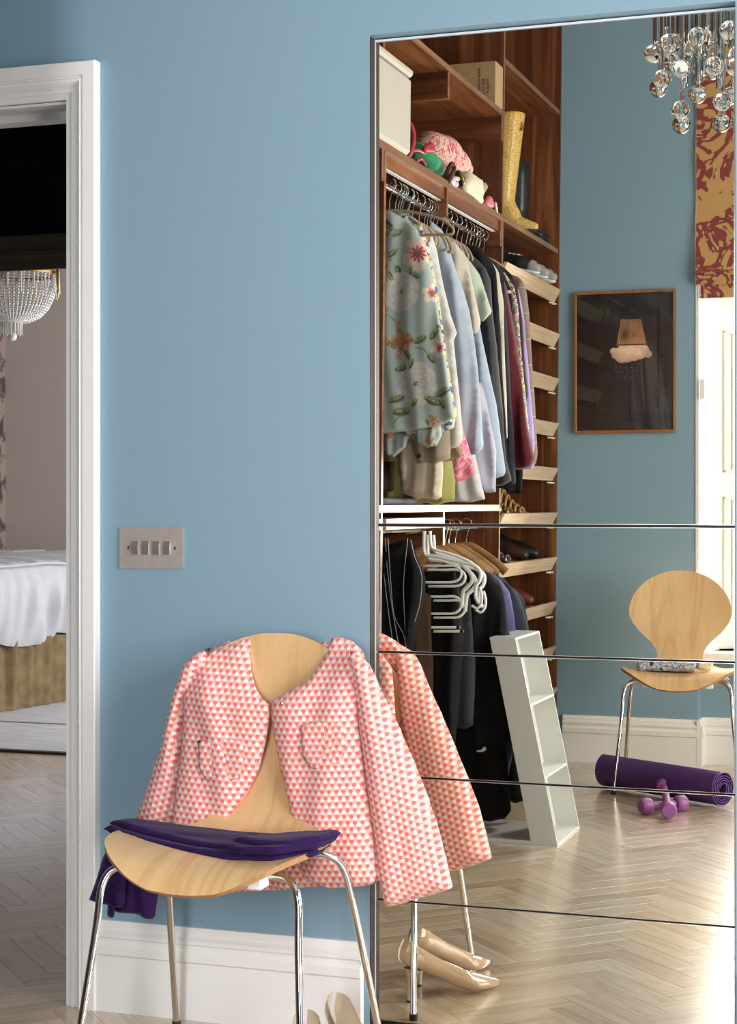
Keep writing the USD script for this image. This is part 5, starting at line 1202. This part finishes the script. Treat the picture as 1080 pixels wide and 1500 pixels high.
for px, py, dd, k in BALLS:
    c_ = vD(px, py, 5.30 - dd); t.part('ball', sphere(c_, .0280, 3), CGLASS if k == 'g' else CHROME, smooth=True)
    t.part('rod', tube([(c_[0] + .004, c_[1], c_[2] + .0275), (c_[0] + .004, c_[1], CZ - .05)], .0046, 10), CHROME, smooth=50)
for px, py, dd in ((1036, 40, .08), (1060, 44, -.06), (976, 40, -.04), (1012, 42, -.07), (1030, 62, .0), (1073, 70, -.03), (964, 60, .03), (1046, 60, .04), (990, 50, -.02), (1003, 128, .03), (1024, 120, .03), (1055, 130, .0), (1010, 60, .05)):
    c_ = vD(px, py, 5.30 - dd); tp = t.part('lamp_tube', tube([(c_[0], c_[1], c_[2]), (c_[0], c_[1], CZ - .05)], .0125, 14), CHROME, smooth=50)
    if py < 80: t.part('bulb', union_smooth([hull([(c_ - (0, 0, .008), .008), (c_ - (0, 0, .030), .017), (c_ - (0, 0, .048), .008)])], .006, 3), CGLASS, parent=tp, smooth=True)

# ------------------------------------------------------------------ hallway and bedroom beyond the open door
LY = 2.80
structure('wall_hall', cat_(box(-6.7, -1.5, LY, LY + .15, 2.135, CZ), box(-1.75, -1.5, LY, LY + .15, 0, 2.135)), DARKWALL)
structure('trim_1', sweep_profile([(0, 0), (0, .030), (.012, .036), (.030, .036), (.044, .024), (.058, .022), (.064, .030), (.082, .034), (.088, .026), (.112, .022), (.137, .018), (.137, 0)], (lambda a, b, i: (-6.7 if i == 0 else -1.75, LY - b, 2.137 - a), 2)), DARKTRIM)
structure('wall_bedroom_far', box(-6.7, -1.6, 7.2, 7.35, 0, CZ), GREYWALL)
TOILE = blotch('toile_wallpaper', [(0, (.14, .10, .09)), (.40, (.26, .19, .17)), (.47, (.50, .41, .36)), (.60, (.54, .45, .40)), (.66, (.30, .22, .20))], 9, rough=.9, dist=.8, detail=6)
bcx = at_y(8, 600, 7.2)[0]
structure('wall_bedroom_left', box(-6.7, bcx, 2.95, 7.2, 0, CZ), TOILE)
structure('wall_bedroom_right', cat_(box(-1.75, -1.6, .15, LY, 0, CZ), box(-2.2, -2.05, LY + .15, 7.2, 0, CZ)), GREYWALL)
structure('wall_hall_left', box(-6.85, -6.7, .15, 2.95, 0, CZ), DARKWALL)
SHEET = fabric('white_bed_linen', (.50, .50, .53), sheen=.1, weave=500, var=.02); KHAKI = fabric('khaki_taffeta', (.21, .15, .075), rough=.45, sheen=.3, var=.25)
b0, b1 = at_z(-6, 1050)[:2], at_z(98, 1032)[:2]; dr = (b1 - b0) / np.linalg.norm(b1 - b0); nr = np.array([-dr[1], dr[0]]); BL = 2.0; s0 = b0 - dr * .35
t = Thing('bed', 'bed with a rumpled white duvet and a gathered khaki valance beyond the doorway', 'bed', (*(s0 + dr * 1.0 + nr * .6), 0))
A3 = lambda u, w, z: np.array([*(s0 + dr * u + nr * w), z])
nu, nv = 150, 30; us, vs = np.linspace(0, BL, nu), np.linspace(0, 1, nv)
V = []; 
for v_ in vs:
    for u_ in us:
        wv = .018 * math.sin(u_ * 46) + .012 * math.sin(u_ * 83 + 1) + .008 * math.sin(u_ * 21); z = .36 * (1 - v_) + .016
        V.append(A3(u_, .02 + wv * (1 - .6 * v_), z))
quads = np.array([(j * nu + i, j * nu + i + 1, (j + 1) * nu + i + 1, (j + 1) * nu + i) for j in range(nv - 1) for i in range(nu - 1)])
quads = np.vstack([quads[:, [0, 1, 2]], quads[:, [0, 2, 3]]])
t.part('valance', dict(v=np.array(V), f=quads), KHAKI, smooth=True)
t.part('mattress', dict(v=np.array([A3(u, w, z) for u, w, z in ((.03, .06, .2), (1.97, .06, .2), (1.97, 1.25, .2), (.03, 1.25, .2), (.03, .06, .70), (1.97, .06, .70), (1.97, 1.25, .70), (.03, 1.25, .70))]), f=np.array([(0, 2, 1), (0, 3, 2), (4, 5, 6), (4, 6, 7), (0, 1, 5), (0, 5, 4), (1, 2, 6), (1, 6, 5), (2, 3, 7), (2, 7, 6), (3, 0, 4), (3, 4, 7)])), WHITEPL)
nu, nv = 260, 110; us = np.linspace(-.04, BL + .04, nu); sv = np.linspace(0, 1.75, nv); V = []
for k_, s_ in enumerate(sv):
    for u_ in us:
        hem_ = .34 + .030 * math.sin(u_ * 3.0 + 1.0) + .018 * math.sin(u_ * 9) + (.045 if u_ > .78 else 0) * min(1, max(0, (u_ - .78) / .08)); hh = .765 - hem_
        if s_ < hh:
            f_ = s_ / hh; z = hem_ + s_; w = -.035 * math.sin(math.pi * min(1, f_ * 1.0)) ** .7 + .06 * max(0, f_ - .75) ** 1.2 * 4
        else:
            w = (s_ - hh) + .06 * .25 ** 1.2 * 4; z = .765 + .025 * math.sin(min(1, (s_ - hh) / .9) * math.pi)
        g_ = math.exp(-((z - .52) / .2) ** 2) if s_ < hh else .35
        a_ = u_ * 34 + 5 * (z - .5) + 2.4 * math.sin(u_ * 7) ; fo = .018 * math.sin(a_) + .010 * math.sin(u_ * 61 - 9 * z) + .012 * math.sin(u_ * 19 + 6 * z)
        q = A3(u_, w - (fo * g_ if s_ < hh else 0), z + (fo * .4 if s_ >= hh else 0)); V.append(q)
V = np.array(V); quads = np.array([(j * nu + i, j * nu + i + 1, (j + 1) * nu + i + 1, (j + 1) * nu + i) for j in range(nv - 1) for i in range(nu - 1)]); quads = np.vstack([quads[:, [0, 1, 2]], quads[:, [0, 2, 3]]])
dp = t.part('duvet', dict(v=V, f=quads), SHEET, smooth=True)
t.part('piping_or_glint', tube([A3(u, -.008 + .006 * math.sin(u * 17), .757 + .004 * math.sin(u * 11)) for u in np.linspace(0, BL, 60)], .006, 8), SHEET, parent=dp, smooth=True, label='white piped edge')
RUG = mat('pale_rug_pile', {'tc': ('texture_coordinate', {}), 'm': ('mapping', {'scale': (6, 60, 60)}), 'n': ('noise_texture', {'scale': 1, 'detail': 4}), 'r': ('rgb_ramp', {'ramp': [(.3, (.42, .41, .43)), (.7, (.60, .59, .61))]}), 'b': ('bump', {'strength': .6, 'distance': .004}), 'p': ('principled_bsdf', {'roughness': .95})},
          [('tc.object', 'm.vector'), ('m.vector', 'n.vector'), ('n.fac', 'r.fac'), ('r.color', 'p.base_color'), ('n.fac', 'b.height'), ('b.normal', 'p.normal')])
ry0, ry1 = at_z(50, 1104)[1], at_z(50, 1063)[1]; RUGE = plain('rug_binding', (.13, .10, .075), .9)
for nm, a_, b_, lb in (('near', ry0, ry1 - .02, 'pale grey woven rug in the bedroom, the one nearer to the door'), ('far', ry1 + .01, 6.2, 'pale grey woven rug in the bedroom, running under the bed')):
    t = Thing('bedroom_rug', lb, 'rug', (-4.0, (a_ + b_) / 2, 0)); t.part('pile', box(-5.6, -2.4, a_ + .012, b_, .001, .014, .003), RUG); t.part('binding', box(-5.6, -2.4, a_, a_ + .0115, .001, .011, .002), RUGE)
q = at_y(0, 812, 6.6); t = Thing('bedside_table', 'small white bedside table in the far corner of the bedroom', 'table', (q[0] - .1, 6.75, 0)); qx = at_y(21, 810, 6.55)[0]
t.part('top', box(qx - .38, qx, 6.55, 6.95, at_y(10, 807, 6.55)[2] - .022, at_y(10, 807, 6.55)[2], .004), WHITE); t.part('apron', box(qx - .36, qx - .02, 6.57, 6.93, at_y(10, 807, 6.55)[2] - .12, at_y(10, 807, 6.55)[2] - .0225), WHITE)
for a_ in (qx - .36, qx - .055):
    for b_ in (6.57, 6.895): t.part('leg', box(a_, a_ + .035, b_, b_ + .035, 0, at_y(10, 807, 6.55)[2] - .1205), WHITE)

# basket chandelier of crystal strings
CRY = mat('crystal', {'p': ('principled_bsdf', {'base_color': (.95, .93, .90), 'roughness': .10, 'ior': 1.55, 'transmission_weight': .30, 'specular_ior_level': .8})}, [])
cy = 3.72; c_ = at_y(18, 472, cy); cxx, zb_, zt_ = c_[0], c_[2], at_y(18, 402, cy)[2]; RR = .205
t = Thing('crystal_chandelier', 'basket chandelier of crystal bead strings with brass finials in the bedroom', 'chandelier', (cxx, cy, zb_))
o8 = trimesh.creation.icosphere(0, 1.0); bv, bf = [], []; n0 = 0
for k in range(56):
    a = 2 * math.pi * k / 56
    for i in range(24):
        f_ = i / 23; ph = f_ * math.pi / 2; rr_ = RR * math.cos(ph) ** .62 if i < 23 else .03; z = zt_ - (zt_ - zb_) * math.sin(ph) ** 1.15
        bv.append(o8.vertices * (.0062 if i % 4 else .0078) + np.array([cxx + max(rr_, .045) * math.cos(a), cy + max(rr_, .045) * math.sin(a), z])); bf.append(o8.faces + n0); n0 += 12
t.part('bead_strings', dict(v=np.vstack(bv), f=np.vstack(bf)), CRY, kind='stuff', label='strings of cut crystal beads')
bv, bf, n0 = [], [], 0
for k in range(16):
    a = 2 * math.pi * k / 16; dz = .055 + .006 * (k % 2)
    m_ = tube([(cxx + .042 * math.cos(a), cy + .042 * math.sin(a), zb_), (cxx + .042 * math.cos(a), cy + .042 * math.sin(a), zb_ - dz)], [.005, .003], 6); bv.append(m_['v']); bf.append(m_['f'] + n0); n0 += len(m_['v'])
t.part('drop_fringe', dict(v=np.vstack(bv), f=np.vstack(bf)), CRY, label='fringe of crystal drops')
t.part('bottom_ball', sphere((cxx, cy, zb_ - .065), .022, 2), CRY)
for k in range(22):
    a = 2 * math.pi * k / 22; t.part('crystal_drop', tube([(cxx + (RR + .006) * math.cos(a), cy + (RR + .006) * math.sin(a), zt_ - .01), (cxx + (RR + .010) * math.cos(a), cy + (RR + .010) * math.sin(a), zt_ - .085 - .02 * (k % 2))], [.005, .0035], 6), CRY)
t.part('brass_ring', lathe([(RR - .004, zt_ - .006), (RR + .008, zt_ - .006), (RR + .008, zt_ + .010), (RR - .004, zt_ + .010), (RR - .004, zt_ - .006)], 48, (cxx, cy, 0)), GOLD, smooth=30)
for k in range(4):
    a = 2 * math.pi * k / 4 + .05; fx_, fy_ = cxx + (RR + .026) * math.cos(a), cy + (RR + .026) * math.sin(a)
    t.part('finial', lathe([(0, zt_ + .03), (.010, zt_ + .02), (.008, zt_), (.0095, zt_ - .02), (.0085, zt_ - .05), (.005, zt_ - .075), (.008, zt_ - .085), (.003, zt_ - .1), (.004, zt_ - .11), (0, zt_ - .12)], 12, (fx_, fy_, 0)), GOLD, smooth=50)
    t.part('arm', tube([(cxx + RR * math.cos(a), cy + RR * math.sin(a), zt_), (fx_, fy_, zt_ + .005)], .005, 8), GOLD)
for k in range(4):
    a = 2 * math.pi * k / 4; t.part('chain', tube([(cxx + RR * math.cos(a), cy + RR * math.sin(a), zt_), (cxx, cy, zt_ + .45)], .004, 6), GOLD)
t.part('stem', tube([(cxx, cy, zt_ + .45), (cxx, cy, CZ)], .006, 8), GOLD)
